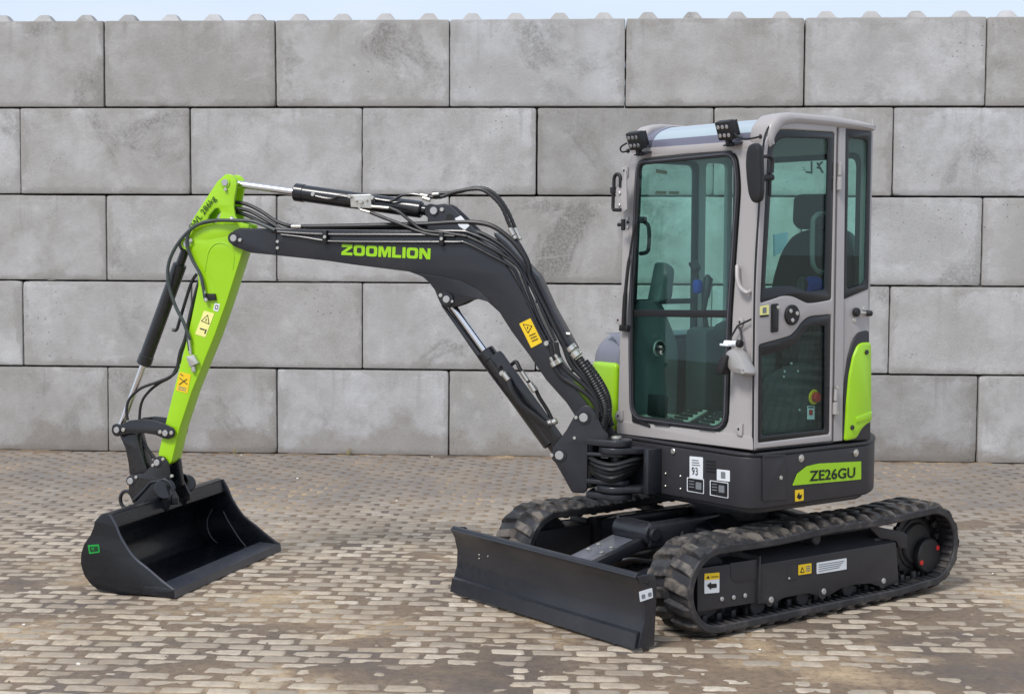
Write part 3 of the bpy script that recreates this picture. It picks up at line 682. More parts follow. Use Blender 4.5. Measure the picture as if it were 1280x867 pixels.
def sticker(name, P, mat, parent, pl, off, label=None): return plate(name, [ring(pl.pts(P, off), .004, 2)], pl, off, .0015, mat, parent, bev=0, label=label)
# centre frame of the undercarriage with its slew ring
cf = MB()
rod(cf, Mw(0, 0, .50), Mw(0, 0, .60), .26, 48, .01); rod(cf, Mw(0, 0, .36), Mw(0, 0, .51), .22, 48, .01)
mbox(cf, -.42, .42, -.25, .25, .27, .42, .03)
for su in (-1, 1):
    for sv in (-1, 1):
        a = Mw(su*.22, sv*.12, .40); b = Mw(su*.42, sv*.56, .30); d = b-a; d[2] = 0; n_ = np.array([-d[1], d[0], 0]); n_ /= np.linalg.norm(n_)
        box(cf, (a+b)/2, b-a, n_*.17, (0, 0, .13), .012)
cf.build('undercarriage_frame', black_paint, EX)
hc = MB()
for k in range(14):
    a = 2*math.pi*k/14+.1; rod(hc, Mw(.235*math.cos(a), .235*math.sin(a), .498), Mw(.235*math.cos(a), .235*math.sin(a), .522), .012, 6, .002)
hc.build('slew_ring_bolts', cast, EX)
# ---------------------------------------------------------------- dozer blade
prof = [(-1.335, .018), (-1.322, .075), (-1.300, .15), (-1.296, .235), (-1.318, .315), (-1.350, .356), (-1.338, .368), (-1.318, .366), (-1.300, .335), (-1.278, .24), (-1.282, .15), (-1.300, .07), (-1.316, .018)]
bl = MB(); V0, V1 = -.716, .800
pr = [tuple(p) for p in prof]
prism_v(bl, pr, V0, V1); blade = bl.build('dozer_blade', black_paint, EX, ang=28)
ce = MB(); prism_v(ce, [(-1.354, .014), (-1.340, .086), (-1.320, .093), (-1.326, .014)], V0+.001, V1-.001); ce.build('cutting_edge', black_paint, blade)
ep = [(791, 812), (819, 803), (818.7, 742), (814, 724), (809, 720.5), (796.5, 723), (789.5, 725.8), (789.5, 760)]
EPl = side(-.735)
L2 = [(-1.338, .018), (-1.236, .018), (-1.222, .285), (-1.232, .345), (-1.245, .362), (-1.30, .368), (-1.347, .362), (-1.316, .31), (-1.297, .235), (-1.300, .15), (-1.324, .075)]
for v in (V0, V1+.012):
    e_ = plate('end_plate', [ring(L2, .004, 2)], side(v), .012, .012, black_paint, blade, .002)
st = sticker('white_sticker', [(799, 739.2), (815.2, 734.2), (816.4, 746.3), (800.4, 751.8)], white, blade, side(V0-.0125), .0015, 'small white sticker on the end plate')
for dx in (0, 8): sticker('print_mark', [(802+dx, 743.2-dx*.3), (806.3+dx, 741.8-dx*.3), (806.8+dx, 746.7-dx*.3), (802.6+dx, 748.1-dx*.3)], greyprint, blade, side(V0-.0125), .0028)
hb_ = MB(); a, b = side(V0-.0125).px(809.5, 727.5); wheel(hb_, a, b, .012, V0-.0165, V0-.010, 12, .002); hb_.build('end_hole_plug', plastic, blade)
tb = MB(); sweep(tb, [Mw(-1.330, V0, .364), Mw(-1.330, V1, .364)], .014, 10); tb.build('top_rim', black_paint, blade)
for (v, z) in ((.60, .245), (.60, .225), (.52, .25)):
    q = MB(); rod(q, Mw(-1.304, v, z), Mw(-1.296, v, z), .0045, 8, .001); q.build('blade_rivet', zinc, blade)
for v in (-.22, .24):
    am = MB(); a = Mw(-1.26, v, .13); b = Mw(-.35, v*.9, .25)
    box(am, (a+b)/2, b-a, MV*.07, (0, 0, .10), .01); am.build('blade_arm', black_paint, EX)
# lift cylinder under its bolted cover plate
PB = BP
cva = MB(); SVB = side(.02); a = SVB.w(722, 702); b = SVB.w(790, 668); PVU = side(-.17).px(820, 668); d = (b-a); w3 = MV; nrm = np.cross(d, w3); nrm /= np.linalg.norm(nrm); nrm *= np.sign(nrm[2])
box(cva, (a+b)/2+d*-.06, d*.86, w3*.20, nrm*.012, .003)
cva_o = cva.build('cylinder_guard', paint('guard_grey_paint', lin((92, 94, 102)), .30, .1, coat=.3), EX, label='grey bolted plate over the blade cylinder')
gs = MB(); box(gs, (a+b)/2-w3*.112-nrm*.01, d*1.0, w3*.045, nrm*.055, .004); gs.build('guard_flank', black_paint, cva_o)
for t in (.30, .48):
    for s in (-.055, .05):
        q = a+d*(t+.02)+w3*s+nrm*.010; m_ = MB(); rod(m_, q-nrm*.006, q+nrm*.010, .013, 6, .002); m_.build('guard_bolt', zinc, cva_o)
cyb = MB(); rod(cyb, a-nrm*.06, a+d*.6-nrm*.06, .045, 20); cyo = cyb.build('blade_cylinder', black_gloss, EX)
q = MB(); rod(q, a+d*.55-nrm*.055, b-nrm*.05, .022, 16); q.build('cylinder_rod', chrome, cyo)
pv = MB(); rod(pv, Mw(PVU[0], -.15, PVU[1]), Mw(PVU[0], .12, PVU[1]), .060, 28, .01); rod(pv, Mw(PVU[0], -.172, PVU[1]), Mw(PVU[0], -.15, PVU[1]), .036, 24, .006); mbox(pv, PVU[0]-.03, -.22, -.16, -.12, PVU[1]-.07, PVU[1]+.065, .02); mbox(pv, PVU[0]-.03, -.22, .09, .12, PVU[1]-.07, PVU[1]+.065, .02)
pv.build('blade_cylinder_mount', black_paint, EX)
hs = MB(); sweep(hs, spline([Mw(-.52, -.17, .40), Mw(-.60, -.2, .33), Mw(-.72, -.16, .27), Mw(-.86, -.13, .29), Mw(-.95, -.05, .26)], 6), .010, 8)
sweep(hs, spline([Mw(-.47, -.12, .42), Mw(-.58, -.16, .36), Mw(-.74, -.12, .31), Mw(-.9, -.08, .31)], 6), .009, 8); hs.build('blade_hoses', hose_mat, EX)

# ---------------------------------------------------------------- upper structure
R_ = .79
def tail(r, a0=-68.5, a1=68.5, n=22): return [(r*math.cos(math.radians(a0+(a1-a0)*k/n)), r*math.sin(math.radians(a0+(a1-a0)*k/n))) for k in range(n+1)]
sk = ring([(-.60, .30), (-.60, -.735), (.26, -.735)], [.02, .13, 0], 8)[:-1]+tail(R_)+ring([(-.20, .735), (-.42, .60), (-.46, .30)], [.1, .08, 0], 6)
mb = plate_geo(MB(), [sk], HP, .868, .27, .014, 3)
skirt = mb.build('body_skirt', skirt_mat, EX, ang=50, label='dark charcoal body skirt under the cab')
lipo = [(a*1.006, b*1.006) for a, b in sk]
plate_geo(MB(), [lipo], HP, .886, .020, .008, 3).build('skirt_rim', skirt_mat, skirt)
plate_geo(MB(), [[(a*.93, b*.93) for a, b in sk]], HP, .600, .03, .004, 1).build('belly_plate', black_paint, EX)
SS = side(-.7355); SF = front(-.6005)
b_ = sticker('model_badge', [(990.7, 606.5), (1076.5, 598.7), (1076.5, 576.3), (1023.7, 579), (1008.4, 582.5), (996.5, 592)], lime, skirt, SS, .003, 'lime green badge reading ZE26GU')
text('ZE26GU', 'lettering', SS, .0042, (1011.5, 600.9), (1068.6, 595.9), 13.0, ink, skirt, .022)
sticker('warning_sticker', [(994, 612.3), (1004.6, 611), (1004.6, 625), (994, 626.5)], yellow, skirt, SS, .003, 'small yellow pictogram sticker below the badge')
sticker('pictogram', [(996, 621), (999, 614.5), (1000, 619), (1002.5, 617), (1002, 622), (999, 624)], ink, skirt, SS, .0042)
for (x, y, r_) in ((1001.6, 572.5, .016), (1070, 565.7, .016), (975.4, 596.7, .014)):
    a, b = SS.px(x, y); q = MB(); wheel(q, a, b, r_*1.25, -.7385, -.734, 20, .002); wheel(q, a, b, r_*.8, -.744, -.737, 20, .004); q.build('cap_bolt', zinc, skirt)
for P in ([(953, 568), (981.5, 567.2), (981.5, 624.5), (953, 626.3)],):
    plate('service_flap', [ring(SS.pts(P), .006, 2)], SS, .0035, .004, skirt_mat, skirt, .0015); pplate('flap_handle', [(955, 568.6), (980, 567.6), (980, 570.2), (955, 571.2)], SS, .007, .004, skirt_mat, skirt, .001)
sticker('noise_label', [(862, 569.8), (878.6, 571.3), (878.6, 598.3), (862, 596.6)], white, skirt, SF, .003, 'white label reading 93')
text('93', 'lettering', SF, .0045, (864.8, 592.6), (872.3, 593.6), 9.5, ink, skirt, .0)
for k in range(3): sticker('print_line', [(864.5, 574+k*3), (873+k, 574.8+k*3), (873+k, 576+k*3), (864.5, 575.2+k*3)], greyprint, skirt, SF, .0045)
sticker('bar_label', [(896, 586), (912.2, 587.8), (912.2, 601.8), (896, 599.8)], white, skirt, SF, .003, 'white label with a grey print block')
sticker('print_block', [(901, 589), (906.5, 589.7), (906.5, 598), (901, 597.3)], greyprint, skirt, SF, .0045)
for P in ([(858.6, 596), (879.8, 598.5), (879.8, 617), (858.6, 613.6)], [(887.3, 599.8), (910.3, 603), (910.3, 622.5), (887.3, 618.5)]):
    sticker('type_plate', P, white, skirt, SF, .003, None); P2 = [(x+(1 if x < (P[0][0]+P[1][0])/2 else -1), y+(1 if i < 2 else -1)) for i, (x, y) in enumerate(P)]
    sticker('type_plate_face', P2, ink, skirt, SF, .0042); x0, y0 = P[0]
    sticker('print_block', [(x0+11, y0+6), (x0+18, y0+7), (x0+18, y0+16), (x0+11, y0+15)], greyprint, skirt, SF, .0052)
    for k in range(3): sticker('print_line', [(x0+2.5, y0+4+k*3.6), (x0+9, y0+4.9+k*3.6), (x0+9, y0+6+k*3.6), (x0+2.5, y0+5.2+k*3.6)], greyprint, skirt, SF, .0052)
for k in range(4):
    y = 575+k*4.2; q = [(882.6, y), (894.6, y+1), (894.6, y+3.2), (882.6, y+2.2)]; plate('vent_slot', [ring(SF.pts(q), .003, 2)], SF, .0015, .0015, ink, skirt, 0)
for (x, y, r_) in ((842, 563.7, .016), (832.2, 591.5, .006), (832, 607, .006), (850.8, 594.7, .006), (850.8, 610.5, .006)):
    a, b = SF.px(x, y); q = MB(); rod(q, SF.at(a, b, -.002), SF.at(a, b, .004+r_*.3), r_, 14, .003); q.build('cap_bolt', zinc, skirt)

# engine hood behind and beside the cab
hm_ = plate_geo(MB(), [tail(.765, -61, 61, 20)], HP, 1.27, .382, .03, 4)
plate_geo(hm_, [ring([(-.28, .73), (-.52, .62), (-.54, .36), (.33, .36), (.33, .69)], [.06, .10, .02, 0, .02], 5)], HP, 1.27, .382, .03, 4)
hood = hm_.build('engine_hood', lime, EX, ang=55, label='lime green engine hood beside and behind the cab')
hd2 = plate_geo(MB(), [ring([(-.515, .36), (-.50, .62), (-.27, .71), (.35, .68), (.35, .36)], [.02, .08, .08, .1, 0], 5)], HP, 1.43, .34, .16, 8).build('hood_dome', rail_grey, EX, ang=60)
# ---------------------------------------------------------------- swing bracket and its mount on the upper frame
PVT = (-.745, .115)
def lobe(r, back=-.57, v0=-.05, v1=.30, n=14):
    c = PVT; out = [(back, v1)]
    for k in range(n+1):
        a = math.radians(95+170*k/n); out.append((c[0]+r*math.cos(a), c[1]+r*math.sin(a)))
    out.append((back, v0)); return out
mt = MB(); plate_geo(mt, [lobe(.095)], HP, .846, .034, .006, 2); plate_geo(mt, [lobe(.105, v0=-.10, v1=.30)], HP, .640, .036, .008, 2)
mbox(mt, -.625, -.585, -.085, .30, .62, .83, .012)
mbox(mt, -.79, -.60, .255, .30, .61, .84, .012); mbox(mt, -.70, -.60, -.088, -.050, .606, .846, .004)  # first box is an added far web that stops light coming through
mt.build('swing_mount', black_paint, EX)
mt = MB(); rod(mt, Mw(*PVT, .56), Mw(*PVT, .89), .030, 28, .006); mt.build('swing_post', black_paint, EX)
NB = .105
nb_near = [(691, 560), (695, 554.5), (707.7, 537.5), (718.5, 518), (725, 509), (733, 506), (740, 509), (746, 519), (753.8, 536), (759, 543), (760, 551), (739, 552), (734.5, 556), (734, 611), (731, 616.3), (715, 615.6), (702, 592), (690.5, 572)]
br = MB(); plate_geo(br, [ring(BP.pts(nb_near, NB), .012, 3)], BP, NB, .028, .005, 2); plate_geo(br, [ring(BP.pts(nb_near, NB), .012, 3)], BP, -NB+.028, .028, .005, 2)
bracket = br.build('swing_bracket', black_paint, EX, label='dark swing bracket carrying the boom foot')
def lobe2(r, zt, th, x_in=733, y_in=547):
    """horizontal fork plate from the bracket cheeks to the swing post"""
    P = []; c3 = Mw(*PVT, 0); cu2 = (c3-BO)@BP.U; cn = (c3-BO)@(-BP.N)
    a0 = BP.px(x_in, y_in, NB)[0]
    pl = Plane(BO, BP.U, -BP.N)   # (u, away) N = U x (-N_b) -> up
    pts = [(a0, -NB)]+[(cu2+r*math.cos(math.radians(t)), cn+r*math.sin(math.radians(t))) for t in range(-90, 91, 12)]+[(a0, NB)]
    sgn = 1 if pl.N[2] > 0 else -1
    return plate_geo(MB(), [pts], pl, sgn*zt if sgn > 0 else -zt+th, th, .006, 2)
zt1 = BP.px(770, 544, 0)[1]; zt2 = BP.px(770, 563, 0)[1]; zt3 = BP.px(770, 592, 0)[1]; zt4 = BP.px(770, 611, 0)[1]
for zt, th, r_ in ((.886, .036, .085), (.812, .020, .065), (.668, .026, .075), (.598, .034, .09)):
    lobe2(r_, zt, th).build('fork_plate', black_paint, bracket)
ck = MB(); c3 = Mw(*PVT, 0)
rod(ck, c3+np.array([0, 0, .886]), c3+np.array([0, 0, .902]), .03, 20, .004); ck.build('post_cap', zinc, bracket)
pinm = lambda x, y, r_, off, h, par, mat=cast, name='pin', seg=20: rod(MB(), BP.w(x, y, off-.004), BP.w(x, y, off-.004)+BP.N*(h+.004), r_, seg, .002).build(name, mat, par)
for (x, y) in ((730, 521.5), (699.8, 568.6)):
    pinm(x, y, .040, NB, .004, bracket, black_paint, 'pin_boss', 28); pinm(x, y, .024, NB, .012, bracket); pinm(x-9.5, y, .010, NB, .01, bracket, zinc, 'pin_lock')
pinm(718.5, 547, .009, NB, .008, bracket, zinc, 'grease_nipple')
hl_ = MB()
for k, (z, bulge) in enumerate(((.775, .085), (.752, .105), (.728, .085), (.708, .11), (.69, .09))):
    a = BP.at(BP.px(733, 580, 0)[0]+.01, z+.012, .055-.02*k); b = Mw(-.60, .02+.02*k, z+.02); mid = Mw(*PVT, z-.018)+BP.N*bulge
    sweep(hl_, spline([a, (a+mid)/2+BP.N*.035+np.array([0, 0, -.006]), mid, (b+mid)/2+BP.N*.03, b], 6), .0135, 8)
hl_.build('swing_hoses', hose_mat, EX)
q = MB(); box(q, BP.w(756, 569, .07), BP.U*.040, BP.N*.01, (0, 0, .030), .003); q.build('white_tag', white, bracket)

# ---------------------------------------------------------------- boom
nose = [(288, 293), (287, 298), (289, 304), (293.5, 307), (313, 315.5), (344, 319), (410, 326), (441.5, 330.7), (507.5, 339), (550, 345), (575, 350), (597, 361), (609, 372.6), (621.5, 386), (639, 413.6), (662, 444.5), (682.4, 474.5), (708, 503), (719, 520), (722, 528), (729, 533), (737, 531), (741, 524), (740, 513), (723, 490), (695, 451.7), (674.8, 406), (654.5, 368), (638, 340), (625, 320), (606.5, 303), (581, 291.5), (533, 287.6), (350, 286), (300, 285), (292, 288)]
BW = .085
bm_ = MB(); plate_geo(bm_, [ring(BP.pts(nose, BW), .01, 2)], BP, BW, 2*BW, .004, 2)
boom = bm_.build('boom', black_paint, EX, ang=30, label='dark grey cranked boom with green lettering')
gus = [(507, 338), (528, 346), (536, 353), (543, 362.4), (548.5, 376), (552, 382.5), (561, 385), (573.5, 381), (583.6, 375.5), (596.3, 373.4), (609, 376.8), (622, 388.5), (631, 397), (625, 380), (600, 352), (560, 335)]
gm_ = MB(); 
for off in (BW-.004, -BW+.024): plate_geo(gm_, [ring(BP.pts(gus, BW), .01, 3)], BP, off, .020, .003, 1)
gm_.build('cylinder_gusset', black_paint, boom)
# a raised nose cheek plate with two bolts
pplate('nose_cheek', [(286.5, 298), (289, 291), (296, 287), (303, 286.5), (345, 286.5), (345, 319), (314, 316), (294, 308.5), (288.5, 305)], BP, BW+.006, .008, black_paint, boom, .002, .008)
for (x, y) in ((347.5, 302), (347.5, 310)): pinm(x, y, .010, BW, .008, boom, zinc, 'cheek_bolt', 8)
for (x, y) in ((293, 297.7), (558.8, 373.9)):
    pinm(x, y, .036, BW+.003, .008, boom, black_paint, 'pin_boss', 28); pinm(x, y, .020, BW+.006, .014, boom)
pinm(301, 300, .011, BW+.006, .012, boom, zinc, 'pin_lock'); pinm(551.5, 369, .011, BW+.003, .012, boom, zinc, 'pin_lock'); pinm(566, 376.6, .008, BW+.003, .012, boom, zinc, 'pin_lock')
lime_print = paint('lime_print', lin((150, 205, 14)), .4, 0, peel=0)
def block_letters(word, pl, off, p0, p1, h_px, mat, parent):
    G = {'Z': (1.12, [[(0, 1), (1.1, 1), (1.1, .72), (.42, .26), (1.12, .26), (1.12, 0), (-.02, 0), (-.02, .28), (.66, .74), (0, .74)]]),
         'O': (1.16, [ring([(0, 0), (1.16, 0), (1.16, 1), (0, 1)], .3, 4), ring([(.33, .25), (.83, .25), (.83, .75), (.33, .75)], .14, 3)]),
         'M': (1.30, [[(0, 0), (0, 1), (.44, 1), (.65, .48), (.86, 1), (1.30, 1), (1.30, 0), (1.0, 0), (1.0, .62), (.76, 0), (.54, 0), (.30, .62), (.30, 0)]]),
         'L': (.92, [[(0, 0), (0, 1), (.32, 1), (.32, .26), (.92, .26), (.92, 0)]]), 'I': (.32, [[(0, 0), (0, 1), (.32, 1), (.32, 0)]]),
         'N': (1.12, [[(0, 0), (0, 1), (.40, 1), (.82, .45), (.82, 1), (1.12, 1), (1.12, 0), (.74, 0), (.30, .58), (.30, 0)]])}
    tot = sum(G[c_][0] for c_ in word)+.12*(len(word)-1); a = np.array(pl.px(*p0, off)); b = np.array(pl.px(*p1, off)); d = b-a; l = np.linalg.norm(d); d /= l; e = np.array([-d[1], d[0]])
    hh = np.linalg.norm(np.array(pl.px(p0[0], p0[1]-h_px, off))-a); k = l/tot; x = 0
    for c_ in word:
        w_, L_ = G[c_]; plate('letter', [[tuple(a+d*(x+q[0])*k+e*q[1]*hh) for q in lp] for lp in L_], pl, off+.0012, .0015, mat, parent, 0); x += w_+.12
block_letters('ZOOMLION', BP, BW+.001, (427, 318.6), (537.8, 324.2), 13.4, lime_print, boom)
sticker('warning_sticker', [(649, 404.5), (663, 397.5), (677.8, 427.5), (664, 434.8)], yellow, boom, BP, BW+.002, 'yellow warning sticker on the boom')
def tri(P, par, pl, off, bgm, th=.25):
    c0 = np.mean(np.array(P), 0); sticker('warning_mark', P, ink, par, pl, off); sticker('warning_mark', [tuple(c0+(np.array(p)-c0)*(1-th)) for p in P], bgm, par, pl, off+.0008)
    sticker('warning_mark', [tuple(c0+np.array(d)) for d in ((-.9, 1.6), (-.3, -2), (.8, -1.6), (.5, 1.8))], ink, par, pl, off+.0016)
tri([(653, 404.5), (665.5, 407), (660, 417)], boom, BP, BW+.0035, yellow)
for k in range(3): sticker('print_line', [(661+k*1.6, 419+k*3.4), (669+k*1.6, 415.5+k*3.4), (669.8+k*1.6, 417+k*3.4), (661.8+k*1.6, 420.5+k*3.4)], paint('brown_print%d' % k, lin((120, 95, 20)), .5, 0, peel=0), boom, BP, BW+.0035)
# clevis for the arm cylinder on top of the boom
cl = [(534, 288), (534.5, 262), (538, 256.5), (556, 254.5), (562, 257), (575, 269), (590, 284), (606, 301), (580, 293)]
cm_ = MB()
for off in (.062, -.046): plate_geo(cm_, [ring(BP.pts(cl, .062), .008, 3)], BP, off, .016, .003, 1)
cm_.build('cylinder_clevis', black_paint, boom)
pinm(543, 263.5, .030, .062, .003, boom, black_paint, 'pin_boss', 24); pinm(543, 263.5, .021, .063, .014, boom); pinm(553, 262, .012, .063, .010, boom, zinc, 'pin_lock')
pinm(562.5, 272.5, .024, .0615, .0015, boom, ink, 'clevis_hole', 20)
sticker('pale_sticker', [(568.5, 273), (576, 269.3), (587, 282), (581, 287.5), (574, 283)], white, boom, BP, .064, 'pale square sticker by the clevis')
# cylinders ------------------------------------------------------------
def cylinder(name, pa, pb, t0, t1, rb, rr, label=None, off=0, cap=None):
    """barrel from t0..t1 (fractions of pin-to-pin), rod over the rest"""
    A = BP.w(*pa, off); B = BP.w(*pb, off); d = B-A; l = np.linalg.norm(d); dn = d/l
    m = MB(); rod(m, A+d*t0, A+d*t1, rb, 28, .008); g0 = A+d*t0; g1 = A+d*t1
    s = 1 if t0 > 1-t1 else -1
    ge = g0 if s > 0 else g1; rod(m, ge-dn*.012*s, ge+dn*.05*s, rb*1.08, 28, .006)
    be = g1 if s > 0 else g0; pe = B if s > 0 else A
    rod(m, be-dn*.01*s, pe, rb*.62, 20, .01); rod(m, pe-BP.N*.038, pe+BP.N*.038, .040, 24, .006)
    c_ = m.build(name, black_gloss, EX, label=label)
    m = MB(); pr_ = A if s > 0 else B; rod(m, ge, pr_, rr, 20, .002); m.build('cylinder_rod', chrome, c_)
    m = MB(); rod(m, pr_-BP.N*.036, pr_+BP.N*.036, .036, 24, .006); m.build('rod_eye', black_gloss, c_); return c_
armc = cylinder('arm_cylinder', (285, 228.5), (541, 264), .345, .95, .048, .021, 'black arm cylinder with a bright rod lying over the boom')
bomc = cylinder('boom_cylinder', (559, 374), (699.9, 568.6), .345, .93, .050, .023, 'boom cylinder under the crank of the boom')
bukc = cylinder('bucket_cylinder', (234, 306), (146.6+3, 537), .10, .632, .041, .019, 'bucket cylinder in front of the green arm')
# rod guard on the boom cylinder
pplate('rod_guard', [(551, 381), (557, 385), (566, 396), (606, 450), (641, 492), (633.5, 496.5), (603, 456)], BP, .030, .045, black_paint, bomc, .003, .006)
pplate('barrel_cover', [(624, 437.5), (628, 441), (703, 545), (698, 562), (690, 556), (640, 492), (612, 447)], BP, .062, .012, black_gloss, bomc, .004, .01)
for (x, y, s) in ((629, 466, 1), (625, 458, .7)): pinm(x, y, .014*s, .062, .03, bomc, zinc if s == 1 else black_paint, 'port_fitting', 12)
m = MB(); rod(m, BP.w(629, 466, .085), BP.w(636, 475, .085), .016, 12, .003); m.build('hose_fitting', zinc, bomc)
m = MB(); sweep(m, spline([BP.w(636, 475, .085), BP.w(641, 490, .10), BP.w(652, 506, .10), BP.w(670, 520, .095), BP.w(686, 533, .09)], 6), .014, 8); sweep(m, spline([BP.w(638, 457, .03), BP.w(645, 452, .04), BP.w(650, 461, .05), BP.w(658, 474, .05), BP.w(668, 484, .05), BP.w(674, 496, .04), BP.w(684, 512, .03), BP.w(690, 524, .03)], 6), .011, 8)
m.build('cylinder_hoses', hose_mat, bomc)
for (x0, y0, x1, y1, r_) in ((652, 464, 660, 476, .012), (662, 478, 669, 489, .016), (684, 530, 690, 527, .018), (691, 528, 696, 525, .018)):
    m = MB(); rod(m, BP.w(x0, y0, .06), BP.w(x1, y1, .06), r_, 10, .003); m.build('hose_fitting', zinc, bomc)
# valve block on the arm cylinder
vb = MB(); plate_geo(vb, [ring(BP.pts([(437.5, 243.3), (463.5, 242.8), (464.5, 260.5), (438.5, 259)], .07), .004, 2)], BP, .072, .03, .003, 1); vbo = vb.build('valve_block', zinc, EX, label='zinc plated valve block on the arm cylinder')
for (x, y, r_) in ((452, 252, .014), (446, 251, .008), (459, 250, .010), (438, 245.5, .012), (466, 247.5, .012)): pinm(x, y, r_, .072, .018, vbo, zinc, 'valve_plug', 10)
for (x0, y0, x1, y1, r_) in ((464, 258, 487, 260, .010), (450, 262, 463, 265.5, .008), (449, 258, 450, 262, .008), (364, 283, 377, 283, .011), (525, 243.5, 535, 245, .010), (528, 247, 538, 250, .012), (540, 243, 549, 242, .010)):
    m = MB(); rod(m, BP.w(x0, y0, .075), BP.w(x1, y1, .075), r_, 10, .003); m.build('hose_fitting', zinc, vbo)
pinm(392.5, 243, .012, .045, .018, armc, zinc, 'grease_nipple')
# hoses and steel tubes along the boom -------------------------------------
Z4 = lambda P: zoomed(340, 200, 3.94, P); Z5 = lambda P: zoomed(520, 340, 3.94, P); Z1 = lambda P: zoomed(90, 200, 3.94, P); Z2 = lambda P: zoomed(90, 400, 3.94, P); Z7 = lambda P: zoomed(600, 380, 5.417, P); Z3b = lambda P: zoomed(560, 220, 7.225, P)
def hose(name, P, offs, r_, mat=hose_mat, par=None, seg=8, rings=0):
    n = len(P); of = offs if isinstance(offs, (list, tuple)) else [offs]*n
    if len(of) == 2 and n != 2: of = [of[0]+(of[1]-of[0])*i/(n-1) for i in range(n)]
    pts = spline([BP.w(x, y, o) for (x, y), o in zip(P, of)], 6)
    if rings:
        pts = spline([BP.w(x, y, o) for (x, y), o in zip(P, of)], rings); rr = [r_*(1 if i % 2 else .86) for i in range(len(pts))]
    else: rr = r_
    return sweep(MB(), pts, rr, seg).build(name, mat, par or EX)
steel = black_gloss
hose('steel_tube', Z4([(45, 368), (150, 380), (250, 396), (330, 402), (640, 404), (900, 404), (955, 408), (1070, 465), (1180, 528), (1215, 590), (1261, 700)])+Z5([(590, 240), (640, 335)]), BW+.012, .0085, steel, boom)
hose('steel_tube', Z4([(0, 352), (250, 366), (600, 368), (900, 370), (965, 378), (1100, 445), (1200, 512), (1240, 580), (1261, 640)])+Z5([(560, 110), (610, 240), (668, 350)]), BW+.004, .0095, steel, boom)
hose('steel_tube', Z4([(0, 338), (250, 350), (600, 352), (900, 350), (980, 362), (1110, 425), (1215, 520), (1261, 600)])+Z5([(575, 90), (640, 230), (690, 340)]), [BW-.01, BW+.0], .0085, steel, boom)
hose('boom_hose', Z4([(145, 328), (300, 326), (500, 322), (760, 314), (900, 306), (1010, 308), (1090, 328), (1170, 385), (1225, 450), (1261, 515)])+Z5([(560, 30), (620, 150), (690, 290), (740, 390)]), [.05, .07], .0135, hose_mat, boom)
hose('boom_hose', Z4([(120, 332), (320, 338), (560, 336), (800, 335), (980, 345), (1110, 405), (1210, 495), (1261, 570)])+Z5([(590, 90), (650, 210), (720, 340)]), [.02, .05], .012, hose_mat, boom)
hose('cylinder_hose', Z4([(485, 258), (560, 288), (640, 318), (720, 350), (790, 368), (900, 375)]), [.08, BW+.012], .0095, hose_mat, boom)
hose('cylinder_hose', Z4([(578, 235), (625, 255), (680, 300), (745, 345), (850, 358), (960, 376)]), [.08, BW+.014], .0095, hose_mat, boom)
hose('steel_tube', Z4([(500, 190), (560, 200), (595, 200), (640, 175), (690, 168), (735, 175), (760, 180)]), .06, .008, steel, armc)
hose('steel_tube', Z4([(215, 178), (260, 188), (300, 190), (330, 178), (380, 182)]), .052, .008, steel, armc)
hose('loop_hose', Z4([(760, 180), (830, 182), (900, 158), (970, 145), (1030, 145), (1080, 175), (1130, 230), (1165, 310), (1180, 345)]), [.06, .05], .0115, hose_mat, EX, rings=7)
hose('loop_hose', Z4([(790, 165), (900, 160), (1000, 138), (1060, 145), (1115, 185), (1160, 250), (1195, 330), (1200, 345)]), [-.01, -.02], .0115, hose_mat, EX, rings=7)
for q in (((1170, 335), (1190, 372), .055), ((1195, 335), (1216, 375), -.015), ((1190, 372), (1200, 390), .05), ((1212, 372), (1225, 392), -.015)):
    (a, b) = Z4([q[0], q[1]]); m = MB(); rod(m, BP.w(*a, q[2]), BP.w(*b, q[2]), .013, 10, .003); m.build('hose_fitting', zinc, boom)
hose('boom_hose', Z4([(1195, 385), (1225, 430), (1261, 500)])+Z5([(580, 50), (640, 180), (700, 300)]), [.03, .04], .012, hose_mat, boom)
# cover strip and corrugated bundle on the boom's back
pplate('hose_cover', [(617, 290), (632, 302), (650, 322), (672, 345), (690, 385), (716, 432), (719, 437), (709, 438), (700, 428), (668, 352), (640, 318), (618, 296)], BP, .045, .12, black_paint, boom, .004, .01)
for P in (((706.5, 418), (716.5, 417)),):
    m = MB(); rod(m, BP.w(705, 417, .03), BP.w(713.5, 417.5, .03), .011, 10, .003); m.build('cover_bolt', zinc, boom)
m = MB(); a = BP.w(712, 433, .05); b = BP.w(722.5, 446, .05)
rod(m, a, a+(b-a)*.4, .034, 18, .004); rod(m, a+(b-a)*.5, b, .034, 18, .004); m.build('hose_clamp', zinc, boom)
hose('corrugated_hose', Z5([(800, 425), (850, 500), (890, 570), (925, 640), (935, 695), (925, 740), (905, 790)]), [.05, .06], .027, hose_mat, EX, 14, rings=12)
hose('corrugated_hose', Z5([(830, 440), (890, 520), (930, 590), (945, 650), (945, 710), (960, 760)]), [-.02, -.02], .024, hose_mat, EX, 14, rings=12)
for i, (P, o1) in enumerate((([(660, 350), (675, 420), (685, 470), (720, 520), (790, 565), (850, 610), (885, 660), (895, 720)], BW+.012),
             ([(690, 345), (700, 400), (712, 450), (760, 500), (830, 560), (880, 620), (900, 690)], BW+.006), ([(720, 340), (760, 450), (820, 520), (870, 590), (900, 650), (912, 710)], BW-.01),
             ([(740, 380), (790, 460), (850, 540), (890, 610), (915, 690)], .06), ([(700, 300), (750, 400), (800, 480), (870, 560), (905, 640), (920, 700)], .04))):
    hose('boom_foot_hose', Z5(P), o1, .0125, hose_mat, EX)
